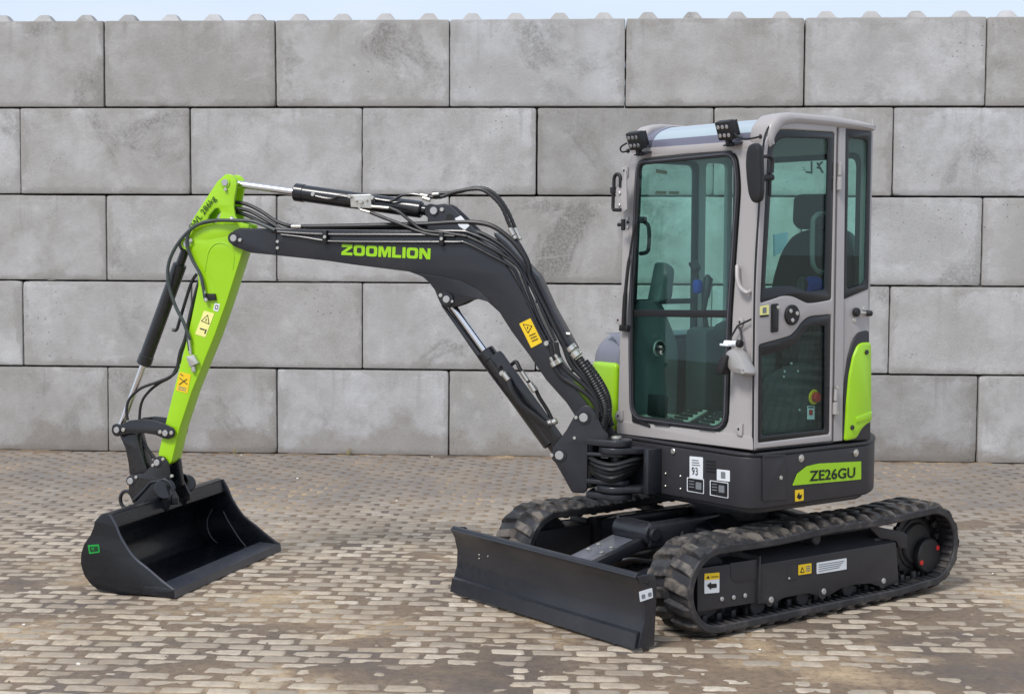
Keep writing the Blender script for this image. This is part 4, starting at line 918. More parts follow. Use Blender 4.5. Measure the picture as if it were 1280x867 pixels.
for (p0, p1) in (((662, 418), (672, 440)), ((672, 440), (685, 465)), ((685, 405), (697, 425)), ((697, 425), (712, 450))):
    a, b = Z5([p0, p1]); m = MB(); rod(m, BP.w(*a, BW+.018), BP.w(*b, BW+.018), .010 if p0[0] in (662, 685) else .018, 10, .004); m.build('hose_fitting', zinc, boom)
a, = Z5([(646, 350)]); pinm(*a, .014, BW+.002, .02, boom, zinc, 'tube_clamp_bolt')
for P in ((262, 383), (836, 392)):
    (a,) = Z4([P]); m = MB(); box(m, BP.w(a[0], a[1]-1, BW+.014), BP.U*.026, BP.N*.030, BP.W*.075, .004); m.build('tube_clamp', plastic, boom); pinm(a[0], a[1]-1, .010, BW+.028, .008, boom, zinc, 'tube_clamp_bolt', 8)
for P in ((590, 182), (1198, 528), (955, 385)):
    pass

# ---------------------------------------------------------------- arm
AW = .058
arm_b = [(229.6, 300), (232, 313), (240, 321), (246.5, 333), (248, 356), (234.7, 420), (224.5, 458.4), (208, 524.4), (197.8, 567.5), (199.5, 574), (209, 581.5), (214.4, 577), (224.5, 534.5), (239.7, 488.8), (267.7, 420), (282.9, 377.7), (302, 318), (312, 290), (303, 281), (262, 281), (245, 286), (237, 292)]
mb = plate_geo(MB(), [ring(BP.pts(arm_b, AW), .01, 3)], BP, AW, 2*AW, .004, 2)
arm = mb.build('arm', lime, EX, ang=30, label='lime green arm hanging from the boom nose')
ear = [(276.5, 222.5), (281, 218.3), (285.4, 217.3), (291, 219), (295, 224.5), (295.8, 230), (294.6, 238), (292.6, 248), (292, 258), (294, 270), (298, 277), (311, 281), (311, 290), (260, 300), (232, 300), (236.5, 292), (239.7, 276), (257, 249), (271.5, 227)]
hole = [(257.5, 279), (261, 269), (268.5, 260.5), (274, 260), (276, 264), (274.5, 271), (270, 279)]
em = MB()
for off in (AW+.0006, -AW+.014): plate_geo(em, [ring(BP.pts(ear, AW), .006, 3), ring(BP.pts(hole, AW), .006, 3)], BP, off, .018, .003, 1)
em.build('arm_ear', lime, arm)
# low joining web between the ears behind the slot
pplate('ear_web', [(241, 278), (258, 250), (263, 254), (248, 281), (244, 290), (238, 290)], BP, AW-.012, 2*AW-.03, lime, arm, .002, .004)
arch = [(256, 340), (260, 317), (266, 307), (274, 303.5), (283, 305), (290, 312), (292.5, 322), (291, 336)]
sweep(MB(), spline([BP.w(x, y, AW+.0005) for x, y in arch], 5), .0035, 6).build('weld_bead', lime, arm)
text('SWL 286kg', 'lettering', BP, AW+.0052, (240.5, 288), (270.5, 248.5), 7.5, paint('dark_green_print', lin((20, 60, 10)), .5, 0, peel=0), arm, .012, label='dark lettering reading SWL 286kg')
for (x, y, r_, rb_) in ((281.8, 228.4, .020, .030),):
    pinm(x, y, rb_, AW+.004, .004, arm, lime, 'pin_boss', 28); pinm(x, y, r_, AW+.006, .008, arm)
pinm(283, 237, .010, AW+.004, .014, arm, zinc, 'pin_lock', 8)
pinm(234.3, 304.6, .034, AW, .010, arm, lime, 'pin_boss', 28); pinm(234.3, 304.6, .022, AW+.008, .008, arm); pinm(239.5, 300.5, .012, AW+.008, .012, arm, zinc, 'pin_lock', 10)
sticker('square_sticker', [(268.5, 378.3), (275, 380.2), (272.5, 389.5), (266.3, 387.8)], white, arm, BP, AW+.002, 'small white square sticker')
sticker('square_mark', [(269.6, 380.8), (273, 381.8), (271.6, 387), (268.2, 386)], ink, arm, BP, AW+.0035); sticker('square_mark', [(270.3, 382), (272.2, 382.6), (271.1, 386), (269.2, 385.4)], white, arm, BP, AW+.0042)
sticker('warning_sticker', [(255, 388), (267.8, 391.8), (256.5, 421.5), (243.8, 417.3)], paleyel, arm, BP, AW+.002, 'pale yellow sticker with a warning triangle')
tri([(259.8, 393), (261.7, 405.5), (251, 401)], arm, BP, AW+.0035, paleyel)
sticker('pictogram', [(257, 411), (258.5, 411.5), (256.5, 417.5), (255, 417)], ink, arm, BP, AW+.0035); sticker('pictogram', [(249.8, 409.5), (256, 411.4), (255.7, 413), (249.5, 411)], ink, arm, BP, AW+.0035)
sticker('warning_sticker', [(224.5, 464.3), (238.6, 468), (234.3, 491.5), (219.8, 487.5)], yellow, arm, BP, AW+.002, 'deep yellow pictogram sticker lower on the arm')
for (x0, y0, x1, y1) in ((224.5, 472, 234, 480), (233.5, 473.5, 223.5, 480.5), (225, 467, 229, 469.5)):
    a = BP.w(x0, y0, AW+.004); b = BP.w(x1, y1, AW+.004); sweep(MB(), [a, b], .0022, 5).build('pictogram', ink, arm)
for k in range(2): sticker('print_line', [(223+k*-.5, 482.5+k*2.6), (233-k*.5, 485+k*2.6), (232.8-k*.5, 486+k*2.6), (222.7-k*.5, 483.5+k*2.6)], greyprint, arm, BP, AW+.0035)
# boom-nose hoses to the arm
sheath = paint('grey_green_hose', lin((58, 66, 66)), .45, .1)
hose('arm_hose', Z1([(1000, 345), (930, 315), (880, 300), (800, 298), (705, 298), (640, 310), (575, 350), (510, 430), (474, 520), (478, 620), (510, 720), (550, 800), (578, 880)])+Z2([(572, 85), (580, 150)]), [BW+.02]*4+[.085]*8+[.08]*3, .0105, sheath)
hose('arm_hose', Z1([(700, 300), (620, 318), (580, 350), (566, 415), (592, 490), (630, 560), (645, 620), (655, 680)]), .08, .0100, sheath)
hose('arm_hose', Z1([(800, 208), (860, 218), (930, 252), (1000, 298), (1060, 322), (1100, 326)]), [-.0, .05], .011, hose_mat)
hose('arm_hose', Z1([(790, 236), (870, 250), (960, 298), (1040, 345), (1080, 362)]), [.02, BW], .011, hose_mat)
hose('arm_hose', Z1([(790, 250), (880, 280), (960, 320), (1030, 340), (1150, 345)]), [.0, .06], .011, hose_mat)
for (p0, p1, o, r_) in (((730, 297), (800, 297), .085, .011), ((780, 285), (800, 300), .09, .014), ((632, 575), (655, 660), .08, .0085), ((655, 680), (664, 697), .08, .012)):
    a, b = Z1([p0, p1]); m = MB(); rod(m, BP.w(*a, o), BP.w(*b, o), r_, 10, .003); m.build('hose_fitting', zinc, arm)
pplate('hose_bracket', Z1([(655, 658), (702, 658), (708, 690), (662, 692)]), BP, .075, .016, plastic, arm, .002)
a, b = Z2([(572, 85), (585, 170)]); m = MB(); rod(m, BP.w(*a, .08), BP.w(*b, .08), .010, 10, .003); m.build('hose_fitting', zinc, arm)
vb2 = MB(); plate_geo(vb2, [ring(BP.pts(Z2([(562, 180), (600, 170), (622, 212), (580, 232)]), .085), .003, 2)], BP, .088, .03, .003, 1); rod(vb2, BP.w(*Z2([(597, 225)])[0], .07), BP.w(*Z2([(600, 255)])[0], .07), .014, 12, .003)
vb2.build('coupling_block', zinc, arm)
# arm side tubes in front of the arm, with the hoses to the coupler
hose('steel_tube', Z1([(615, 560), (590, 600), (560, 690), (530, 790), (515, 835), (495, 835)]), 0, .010, steel); hose('steel_tube', Z1([(640, 560), (610, 660), (580, 780), (560, 880)])+Z2([(535, 160), (525, 215)]), -.01, .014, steel)
hose('coupler_hose', Z2([(525, 200), (515, 250), (480, 280), (420, 305), (340, 335), (285, 385), (268, 440), (275, 492)]), [-.01, .03], .0085, hose_mat)
hose('coupler_hose', Z2([(522, 215), (490, 275), (430, 310), (380, 350), (345, 400), (333, 470), (335, 560), (365, 620), (410, 680)]), [-.02, -.0], .0085, hose_mat)
hose('coupler_hose', Z2([(320, 570), (350, 610), (385, 650), (400, 680)]), 0, .0085, hose_mat)
# bucket linkage
LW = .075
lk1 = [(142, 530.5), (146, 529), (152, 530.5), (163, 525), (178, 523.5), (193, 525), (207, 529.5), (217.5, 534.5), (219.5, 539), (218, 545.5), (212, 548.5), (206, 547.5), (195, 543), (183, 541), (168, 541), (157, 542.5), (148, 544.5), (142, 541), (140.5, 536)]
lm_ = MB()
for off in (LW+.012, -LW+.004): plate_geo(lm_, [ring(BP.pts(lk1, LW), .006, 3)], BP, off, .016, .003, 1)
link = lm_.build('curved_link', black_gloss, EX, label='curved black link between the arm and the bucket cylinder')
for (x, y) in ((146.6, 537), (207.2, 541)): pinm(x, y, .024, LW+.012, .003, link, black_paint, 'pin_boss', 24); pinm(x, y, .018, LW+.012, .009, link)
for (x, y) in ((155, 536.7), (201, 539.5), (215, 540.5)): pinm(x, y, .012, LW+.010, .010, link, zinc, 'pin_lock', 10)
lk2 = [(148, 542), (158, 541), (170, 541), (176, 563), (184, 587), (181, 597), (166, 598), (161, 592), (160, 580), (156, 560)]
plate('straight_link', [ring(BP.pts(lk2, .05), .01, 3)], BP, .05, .10, black_gloss, EX, .01, label='short black link down to the coupler')
# coupler
cp_near = [(161, 594), (170, 592.5), (180, 591), (190, 580), (194, 572), (199, 569.5), (205, 571), (209, 577), (211, 590), (212, 603), (222, 622), (222, 630), (176, 634), (166, 628), (160.5, 616)]
cm_ = MB()
for off in (.085, -.067): plate_geo(cm_, [ring(BP.pts(cp_near, .085), .006, 3)], BP, off, .018, .003, 1)
coup = cm_.build('quick_coupler', black_gloss, EX, label='black tilting quick coupler above the bucket')
for (x, y) in ((197, 577.7), (164, 600.6)): pinm(x, y, .030, .085, .003, coup, black_paint, 'pin_boss', 24); pinm(x, y, .019, .085, .012, coup)
for (x, y) in ((204.5, 573.5), (192, 581), (171, 596), (215.5, 594.5)): pinm(x, y, .010, .085, .010, coup, zinc, 'pin_lock', 10)
m = MB(); rod(m, BP.w(206, 611, .10), BP.w(206, 611, -.22), .050, 28, .012)
rod(m, BP.w(206, 610.5, .085), BP.w(206, 610.5, .105), .062, 28, .01)
m.build('tilt_shaft', black_gloss, coup)
m = MB(); plate_geo(m, [ring(BP.pts([(208, 579), (224, 573), (226, 590), (228, 606), (222, 612), (210, 612)], -.02), .006, 3)], BP, -.02, .03, .003, 1); m.build('coupler_web', black_gloss, coup)
m = MB(); rod(m, BP.w(214, 609, -.02), BP.w(230, 605, -.18), .022, 16, .004); m.build('coupler_tube', black_gloss, coup)
m = MB(); rod(m, BP.w(234, 604, -.17), BP.w(234, 604, -.21), .052, 28, .008); m.build('coupler_hook', black_gloss, coup)
tor = []; c0 = BP.w(158, 624, .06)
for k in range(25): a = math.radians(40+k*11.5); tor.append(c0+BP.U*.040*math.cos(a)+BP.W*.050*math.sin(a))
m = MB(); sweep(m, tor, .011, 10); m.build('lifting_eye', black_gloss, coup)
sh = paint('hose_cover_black', lin((34, 36, 42)), .35, .1)
hose('tilt_hose', [(166, 626), (180, 612), (188, 603), (196, 601), (206, 599), (213, 604), (217, 612)], .10, .010, sh)
# ---------------------------------------------------------------- bucket
BH = .688
bo_ = [(137, 647.6), (129.4, 645.3), (124, 649), (118.4, 655), (117, 662), (112.8, 672.5), (105.2, 683), (101.2, 695.3), (100.8, 708), (105.2, 723), (113.5, 734), (123, 741), (145.3, 745.2), (175.8, 747.2), (217, 748.2), (217, 741.5), (201.7, 730), (184, 714.8), (166, 699.6), (151, 676.8), (144.6, 661.5)]
Lb = BP.pts(bo_, BH)
zmin = min(b for a, b in Lb); Lb = [(a, b-min(0, zmin)+(0.004 if zmin < 0 else max(0.0, 0.0))) for a, b in Lb]
mb = MB(); plate_geo(mb, [ring(Lb, .006, 3)], BP, BH, .014, .003, 1)
outer = [Lb[i] for i in (0, 1, 2, 3, 4, 5, 6, 7, 8, 9, 10, 11, 12, 13, 14)]
sp2 = [np.array(q) for q in spline(outer, 4)]
inner = []
for i, q in enumerate(sp2):
    t = sp2[min(i+1, len(sp2)-1)]-sp2[max(i-1, 0)]; t /= np.linalg.norm(t); n_ = np.array([-t[1], t[0]])
    c_ = np.array(BP.px(160, 700, BH)); n_ = n_ if n_@(c_-q) > 0 else -n_; inner.append(q+n_*.014)
shell = [tuple(q) for q in sp2]+[tuple(q) for q in inner[::-1]]
def prism_b(mb, prof, o0, o1):
    n = len(prof); V = [BP.at(a, b, o0) for a, b in prof]+[BP.at(a, b, o1) for a, b in prof]
    F = [(i, i+n, (i+1) % n+n, (i+1) % n) for i in range(n)]
    m2 = n//2
    for base in (0, n):
        for i in range(m2-1): F.append((base+i, base+i+1, base+n-2-i, base+n-1-i))
    bm = bmesh.new(); vs = [bm.verts.new(v) for v in V]
    for f in F:
        try: bm.faces.new([vs[i] for i in f])
        except ValueError: pass
    bmesh.ops.recalc_face_normals(bm, faces=bm.faces); bm.verts.index_update()
    mb.add([v.co for v in bm.verts], [[v.index for v in f.verts] for f in bm.faces]); bm.free()
prism_b(mb, shell, BH-.012, -BH+.012)
plate_geo(mb, [ring(Lb, .006, 3)], BP, -BH+.014, .014, .003, 1)
bucket_mat = paint('bucket_black_paint', lin((11, 14, 21)), .27, .10, coat=.35, spec=.35, dustcol=lin((70, 74, 82)))
bucket = mb.build('bucket', bucket_mat, EX, ang=28, label='wide black ditching bucket resting on the paving')
# cutting edge, top beam, inner weld ribs
a0, z0 = Lb[14]; a1, z1 = Lb[13]
ce = MB(); V = [(a0+.014, .003), (a0+.006, .044), (a0-.125, .052), (a0-.125, .008)]
prism_b(ce, V, BH+.006, -BH-.006); ce.build('cutting_edge', paint('worn_edge', lin((50, 55, 66)), .28, .3, coat=.3), bucket)
sc = MB(); plate_geo(sc, [ring([(a0+.010, .006), (a0+.004, .050), (a0-.17, .062), (a0-.185, .012)], .01, 2)], BP, BH+.012, .012, .003, 1); plate_geo(sc, [ring([(a0+.010, .006), (a0+.004, .050), (a0-.17, .062), (a0-.185, .012)], .01, 2)], BP, -BH, .012, .003, 1); sc.build('side_cutter', bucket_mat, bucket)
ta, tz = Lb[1]; tbm = MB(); top = [(ta-.050, tz-.060), (ta-.022, tz-.010), (ta+.005, tz-.001), (ta+.036, tz-.010), (ta+.062, tz-.080), (ta+.044, tz-.098)]
tb2 = ring(top, .012, 2)
def prism_b2(mb, prof, o0, o1):
    n = len(prof); V = [BP.at(a, b, o0) for a, b in prof]+[BP.at(a, b, o1) for a, b in prof]
    F = [(i, i+n, (i+1) % n+n, (i+1) % n) for i in range(n)]+[tuple(range(n)), tuple(range(2*n-1, n-1, -1))]
    bm = bmesh.new(); vs = [bm.verts.new(v) for v in V]
    for f in F: bm.faces.new([vs[i] for i in f])
    bmesh.ops.recalc_face_normals(bm, faces=bm.faces); bm.verts.index_update()
    mb.add([v.co for v in bm.verts], [[v.index for v in f.verts] for f in bm.faces]); bm.free()
prism_b2(tbm, tb2, BH-.013, -BH+.013); tbm.build('top_beam', bucket_mat, bucket)
rim = [BP.at(a, b, BH-.006) for a, b in (Lb[15:]+[Lb[0]])]
sweep(MB(), spline(rim, 4), .0075, 6).build('side_rim', paint('worn_rim', lin((58, 62, 72)), .3, .2), bucket)
sweep(MB(), spline([BP.at(a, b, -BH+.006) for a, b in (Lb[15:]+[Lb[0]])], 4), .0075, 6).build('side_rim', bucket_mat, bucket)
wg = paint('weld_grey', lin((70, 76, 80)), .4, .2)
for P in ([(690, 300), (668, 345), (668, 395), (688, 440), (715, 466)], [(745, 310), (765, 350), (795, 400), (830, 452), (872, 500)]):
    sweep(MB(), spline([BP.w(90+x/3.94, 560+y/3.94, -BH+.017) for x, y in P], 5), .0038, 6).build('weld_bead', wg, bucket)
# ears that the coupler grips
for off, dx in ((.10, 0), (-.12, 0)):
    plate_geo(MB(), [ring(BP.pts([(167, 629.5), (190, 603), (194.6, 599), (204, 597.5), (210, 600), (213, 606.5), (211, 612), (212, 619), (214, 624), (208, 640), (160, 650)], .10), .01, 3)], BP, off, .02, .004, 1).build('bucket_ear', bucket_mat, bucket)
BPn = BP
sticker('logo_sticker', [(109.5, 680.8), (123.7, 679.8), (124.8, 690), (111.6, 692)], greenst, bucket, BP, BH+.0015, 'small green square logo sticker')
sticker('logo_field', [(111.6, 683), (121.9, 682.2), (122.8, 688.3), (113, 689.7)], paint('dark_green_field', lin((10, 60, 30)), .4, 0), bucket, BP, BH+.003)
text('V', 'logo_letter', BP, BH+.0036, (114.6, 687.8), (118.8, 687.2), 4.2, greenst, bucket, .03)

# ================================================================== CAB
FT = Plane(Mw(-.584, 0, .90), -MV, ME*.05+np.array([0, 0, 1.]))       # windscreen plane, leaning back a little
DS = side(-.72)
RR, RV = .30, .30                                                      # cab rear plane u and right side plane v
win = [(796, 200), (921, 187.5), (925, 235), (914, 396), (909, 541), (788, 525), (786.5, 440), (787, 378), (794, 234)]
wr = [.07, .085, .05, .06, .10, .10, .05, .05, .05]
wl = ring(FT.pts(win), wr, 5)
def inset(loop, d):
    P = [np.array(p) for p in loop]; n = len(P); A = sum(P[i][0]*P[(i+1) % n][1]-P[(i+1) % n][0]*P[i][1] for i in range(n)); s = 1 if A > 0 else -1; out = []
    for i in range(n):
        a = P[i-1]; b = P[(i+1) % n]; t = b-a; t /= max(np.linalg.norm(t), 1e-9); out.append(tuple(P[i]+np.array([-t[1], t[0]])*s*d))
    return out
cabp = [(770.8, 542), (774, 440), (778, 267), (785, 207), (787, 188.5), (946, 175.5), (955.5, 172), (950.5, 255), (944.8, 360), (941, 563)]
cb = MB(); plate_geo(cb, [ring(FT.pts(cabp), [.01, 0, 0, 0, .03, 0, .03, 0, 0, .012], 3), inset(wl, -.004)], FT, .0, .035, .010, 3)
# side wall pieces: rear door post, quarter panel
plate_geo(cb, [ring(DS.pts([(1041, 551.5), (1047.8, 153), (1056, 154), (1051.8, 550.5)]), .003, 2)], DS, .008, .05, .004, 2)
plate_geo(cb, [ring(DS.pts([(1050, 551), (1052, 372), (1085.5, 360), (1087, 470), (1087, 546)]), .004, 2)], DS, .0, .03, .004, 2)
# front corner post, rounded, behind the door edge
cornerL = [Mw(-.557, -.693, .905), Mw(-.540, -.693, 1.30), Mw(-.520, -.693, 1.75), Mw(-.497, -.693, 2.2), Mw(-.486, -.69, 2.44)]
sweep(cb, cornerL, .027, 16)
# rear and right walls with their openings
zs = 1.52
rw = front(RR)
plate_geo(cb, [ring([(-RV, .91), (.70, .91), (.70, 2.54), (-RV, 2.54)], .02, 2), ring([(-RV+.06, zs), (.64, zs), (.64, 2.42), (-RV+.06, 2.42)], .06, 4)], rw, .0, .03, .004, 1)
rs = side(RV)
plate_geo(cb, [ring([(-.53, .95), (RR, .95), (RR, 2.52), (-.47, 2.52)], .02, 2), ring([(-.47, 1.40), (.02, 1.40), (.02, 2.40), (-.43, 2.40)], .05, 4), ring([(.085, 1.45), (.26, 1.45), (.26, 2.40), (.085, 2.40)], .03, 4)], rs, .0, .03, .004, 1)
mbox(cb, -.55, RR, -.70, RV, .895, .93, .005)
cab = cb.build('cab', cab_grey, EX, ang=40, label='warm grey cab shell with a large windscreen')
plate('window_seal', [wl, inset(wl, .030)], FT, .009, .020, plastic, cab, .004, 2)
plate('seal_lip', [inset(wl, .010), inset(wl, .020)], FT, .013, .006, paint('seal_grey_rubber', lin((70, 70, 78)), .5, .1), cab, .002, 1)
plate('windscreen_pane', [inset(wl, .028)], FT, .001, .005, glass, cab, 0, label='teal tinted windscreen')
pplate('windscreen_bar', [(792, 387), (914, 387.5), (913.5, 397), (792, 395.5)], FT, .006, .016, plastic, cab, .002)
pplate('lower_bead', [(788, 505), (794, 522), (812, 531), (812, 534), (790, 527)], FT, .010, .010, plastic, cab, .002)
for P in ([(817, 528), (836, 529.5), (836, 532.5), (817, 531)], [(873, 533), (893, 535), (893, 538.5), (873, 536.5)]): pplate('seal_clip', P, FT, .014, .010, plastic, cab, .002)
# interior face linings
pplate('cab_sill', [(771.2, 525), (921, 542.5), (940.5, 546), (940.8, 562), (771, 541.3)], FT, .003, .006, cab_grey, cab, .002, .004)
li = MB()
plate_geo(li, [[(-RV+.005, .93), (.69, .93), (.69, zs-.01), (-RV+.005, zs-.01)]], rw, .011, .01, .002, 1)
plate_geo(li, [[(-.50, .96), (RR-.04, .96), (RR-.04, 1.39), (-.48, 1.39)]], rs, .012, .01, .002, 1); li.build('cab_lining', interior, cab)
for nm, loop, pl in (('rear_pane', [(-RV+.05, zs-.01), (.65, zs-.01), (.65, 2.43), (-RV+.05, 2.43)], rw), ('side_pane', [(-.475, 1.39), (.03, 1.39), (.03, 2.41), (-.435, 2.41)], rs), ('side_pane', [(.075, 1.44), (.265, 1.44), (.265, 2.41), (.075, 2.41)], rs)):
    plate(nm, [ring(loop, .05, 3)], pl, -.012, .005, glass, cab, 0)
plate('rear_seal', [ring([(-RV+.055, zs-.005), (.645, zs-.005), (.645, 2.425), (-RV+.055, 2.425)], .06, 4), ring([(-RV+.085, zs+.025), (.615, zs+.025), (.615, 2.395), (-RV+.085, 2.395)], .05, 4)], rw, .004, .040, plastic, cab, .002)
plate('side_seal', [ring([(-.475, 1.395), (.025, 1.395), (.025, 2.405), (-.435, 2.405)], .05, 4), ring([(-.452, 1.418), (.003, 1.418), (.003, 2.382), (-.412, 2.382)], .045, 4)], rs, .004, .040, plastic, cab, .002)
plate('side_bar', [ring([(-.47, 1.595), (.02, 1.595), (.02, 1.625), (-.47, 1.625)], .002, 1)], rs, 0, .02, plastic, cab, .002)
# window stickers and mirrored letters seen through the glass
tag_y = paint('window_tag', lin((165, 150, 105)), .5, 0, peel=0)
for P in ([(820, 211.5), (834, 213.5), (834, 218), (820, 216)], [(819.5, 238.5), (833, 239), (833, 243), (819.5, 242.5)], [(836.5, 238.8), (849, 239.3), (849, 243), (836.5, 242.6)]):
    pplate('window_sticker', P, rs, .004, .0015, tag_y, cab, 0)
dk = paint('window_print', lin((40, 70, 66)), .5, 0, peel=0)
for P in ([(1014.5, 202), (1014.5, 216.5)], [(1015, 216.3), (1007.5, 214.8)], [(1021.5, 203.5), (1028.5, 216)], [(1028, 202.5), (1023, 207)], [(1021.5, 209.5), (1026.5, 211)], [(1003, 209), (1006, 209.5)], [(1004, 212), (1007, 212.3)], [(1006, 196), (1024, 197)]):
    sweep(MB(), [rw.w(x, y, -.006) for x, y in P], .0055 if P[0][0] not in (1003, 1004, 1006) else .002, 6).build('window_letter', dk, cab)
# ---------------------------------------------------------------- door
dout = [(942.6, 561.3), (944.9, 360), (950.6, 255), (956.6, 176), (969, 155), (984, 152.7), (1046.6, 155.6), (1040.3, 551.3)]
uw = [(961, 182), (969.5, 163), (984, 162.5), (1043.6, 166), (1039.3, 374), (1024, 377), (1010, 378.5), (1001, 374), (992, 369.5), (980, 368.5), (966, 373.5), (951.3, 378)]
ur = [.03, .05, .03, .02, .012, .03, .04, .04, .04, .04, .03, .012]
lw = [(949.4, 431.4), (988.4, 420.5), (996, 413), (1003, 402.5), (1012, 396), (1039, 393.6), (1037, 541.8), (948.6, 552.6)]
lr = [.012, .05, .04, .04, .05, .015, .012, .012]
DO = .012
U_ = ring(DS.pts(uw, DO), ur, 4); L_ = ring(DS.pts(lw, DO), lr, 4)
door = plate('cab_door', [ring(DS.pts(dout, DO), [.01, 0, 0, .03, .07, .03, .012, .012], 5), inset(U_, -.003), inset(L_, -.003)], DS, DO, .032, cab_grey, EX, .007, 3, label='warm grey glazed cab door with black window borders')
ui = [(967.5, 184), (974, 174.5), (985, 172), (1035.8, 173.5), (1031.8, 361.5), (1018, 364), (1008, 364.5), (999, 360), (988, 357), (976, 357.5), (966, 359), (957, 360)]
li_ = [(953.2, 445), (991, 433.3), (1000, 424), (1007, 411.5), (1015, 406.8), (1032, 406.5), (1031.4, 536.5), (952.6, 545)]
UI = ring(DS.pts(ui, DO), [.03, .03, .03, .02, .012, .03, .03, .03, .03, .03, .03, .015], 3); LI = ring(DS.pts(li_, DO), [.01, .04, .03, .03, .03, .02, .01, .01], 3)
border = paint('black_glass_border', lin((24, 26, 30)), .22, .05)
plate('window_border', [U_, UI], DS, DO-.004, .008, border, door, .001); plate('window_border', [L_, LI], DS, DO-.004, .008, border, door, .001)
plate('window_pane', [U_], DS, DO-.0135, .005, glass, door, 0, label='upper door window'); plate('window_pane', [L_], DS, DO-.0135, .005, glass, door, 0, label='lower door window')
gl_ = [(940.9, 562.4), (943.2, 360), (948.9, 255), (955, 175), (967.8, 153), (984, 150.8), (1047.5, 153.8)]
sweep(MB(), spline([DS.w(x, y, .004) for x, y in gl_], 5), .0055, 6).build('door_gap_strip', border, door)  # black strips paint in the shaded gap along the door's edge
sweep(MB(), [DS.w(940.9, 562.8, .0), DS.w(1040.5, 552.8, .0)], .005, 6).build('door_gap_strip', border, door)
# fold line around the door, handle, lock disc
pplate('door_handle', [(964.5, 380), (973.8, 379), (973.4, 414.5), (964.2, 415.8)], DS, DO+.006, .012, plastic, door, .003, .01)
pplate('handle_recess', [(966, 386), (972.3, 385.4), (972, 410), (965.8, 411)], DS, DO+.0085, .004, border, door, .001, .006)
a, b = DS.px(971, 384, DO); q = MB(); wheel(q, a, b, .010, -.745, -.735, 14, .002); q.build('door_lock', zinc, door)
a, b = DS.px(989, 393.5, DO); q = MB(); wheel(q, a, b, .052, -.746, -.728, 32, .004); q.build('latch_disc', plastic, door)
for (x, y) in ((987, 388.5), (995, 391.5), (989.3, 400)): a, b = DS.px(x, y, .02); q = MB(); wheel(q, a, b, .011, -.752, -.744, 12, .002); q.build('latch_screw', zinc, door)
sticker('door_sticker', [(950.3, 383), (961.2, 380.8), (961, 393.5), (950.2, 394.5)], paleyel, door, DS, DO+.0015, 'pale yellow sticker by the door handle')
sticker('door_sticker', [(950.2, 394), (961, 393), (961, 395.4), (950.2, 396.5)], ink, door, DS, DO+.003); sticker('pictogram', [(953.5, 384.5), (958.3, 383.7), (958.2, 391), (953.4, 391.5)], greyprint, door, DS, DO+.003)
for (x, y0, y1) in ((1050, 203, 238), (1044.5, 486, 518)):
    q = MB(); rod(q, side(-.742).w(x+.5, y0), side(-.742).w(x-.3, (y0+y1)/2-1), .010, 12, .003); rod(q, side(-.742).w(x-.3, (y0+y1)/2+1), side(-.742).w(x-.8, y1), .014, 12, .003); q.build('door_hinge', cab_grey, door)
for y in (484, 515.5): pinw = side(-.742).w(1045.2, y); q = MB(); rod(q, pinw, pinw+side(0).N*.012, .011, 12, .002); q.build('hinge_bolt', zinc, door)
# rear quarter glass, latch, cowl
qo = ring(DS.pts([(1056.3, 160), (1089.3, 164.5), (1085.2, 361), (1053, 374.5)]), .01, 2); qi = ring(DS.pts([(1061, 172), (1084.5, 175), (1080.3, 354), (1057.5, 362)]), .03, 3)
plate('quarter_border', [qo, qi], DS, .002, .008, border, cab, .001); plate('quarter_pane', [qo], DS, -.008, .005, glass, cab, 0, label='narrow rear quarter window')
for (x, y) in ((1067.5, 388), (1080, 388)):
    pass
q = MB(); rod(q, side(-.735).w(1070, 390.5), side(-.735).w(1086, 391.5), .008, 10, .002); q.build('window_latch', zinc, cab)
q = MB(); rod(q, DS.w(1067.8, 390), DS.w(1067.8, 390)+DS.N*.03, .024, 20, .008); q.build('latch_knob', plastic, cab); q = MB(); rod(q, side(-.74).w(1083.5, 391.3), side(-.74).w(1089, 391.6), .016, 12, .005); q.build('latch_knob', plastic, cab)
q = MB(); rod(q, DS.w(1067.8, 400)-DS.N*.003, DS.w(1067.8, 400)+DS.N*.005, .014, 12, .003); rod(q, DS.w(1080, 386)-DS.N*.003, DS.w(1080, 386)+DS.N*.005, .014, 12, .003); q.build('latch_bolt', zinc, cab)
trimo = [(1053.5, 551), (1057, 476), (1061, 446), (1067, 424.5), (1074.5, 415), (1087, 412.5), (1089, 550)]
pplate('cowl_trim', trimo, DS, .012, .05, skirt_mat, EX, .008, .02)
cow = [(1057.2, 551.5), (1059.8, 505), (1063, 469), (1068, 444.5), (1074, 431), (1080, 428), (1090, 427.5), (1090.5, 527), (1083, 531), (1077.5, 537), (1071.5, 548)]
co = pplate('rear_cowl', cow, DS, .026, .06, lime, EX, .012, .02, label='lime green rear corner cowl')
pplate('cowl_step', [(1070, 521.5), (1090, 514), (1090, 524), (1070.5, 528.5)], DS, .031, .02, lime, co, .004)
for (x, y) in ((1083.5, 440), (1065.5, 534)): a, b = DS.px(x, y, .03); q = MB(); wheel(q, a, b, .013, -.755, -.745, 12, .002); q.build('cowl_lock', skirt_mat, co)
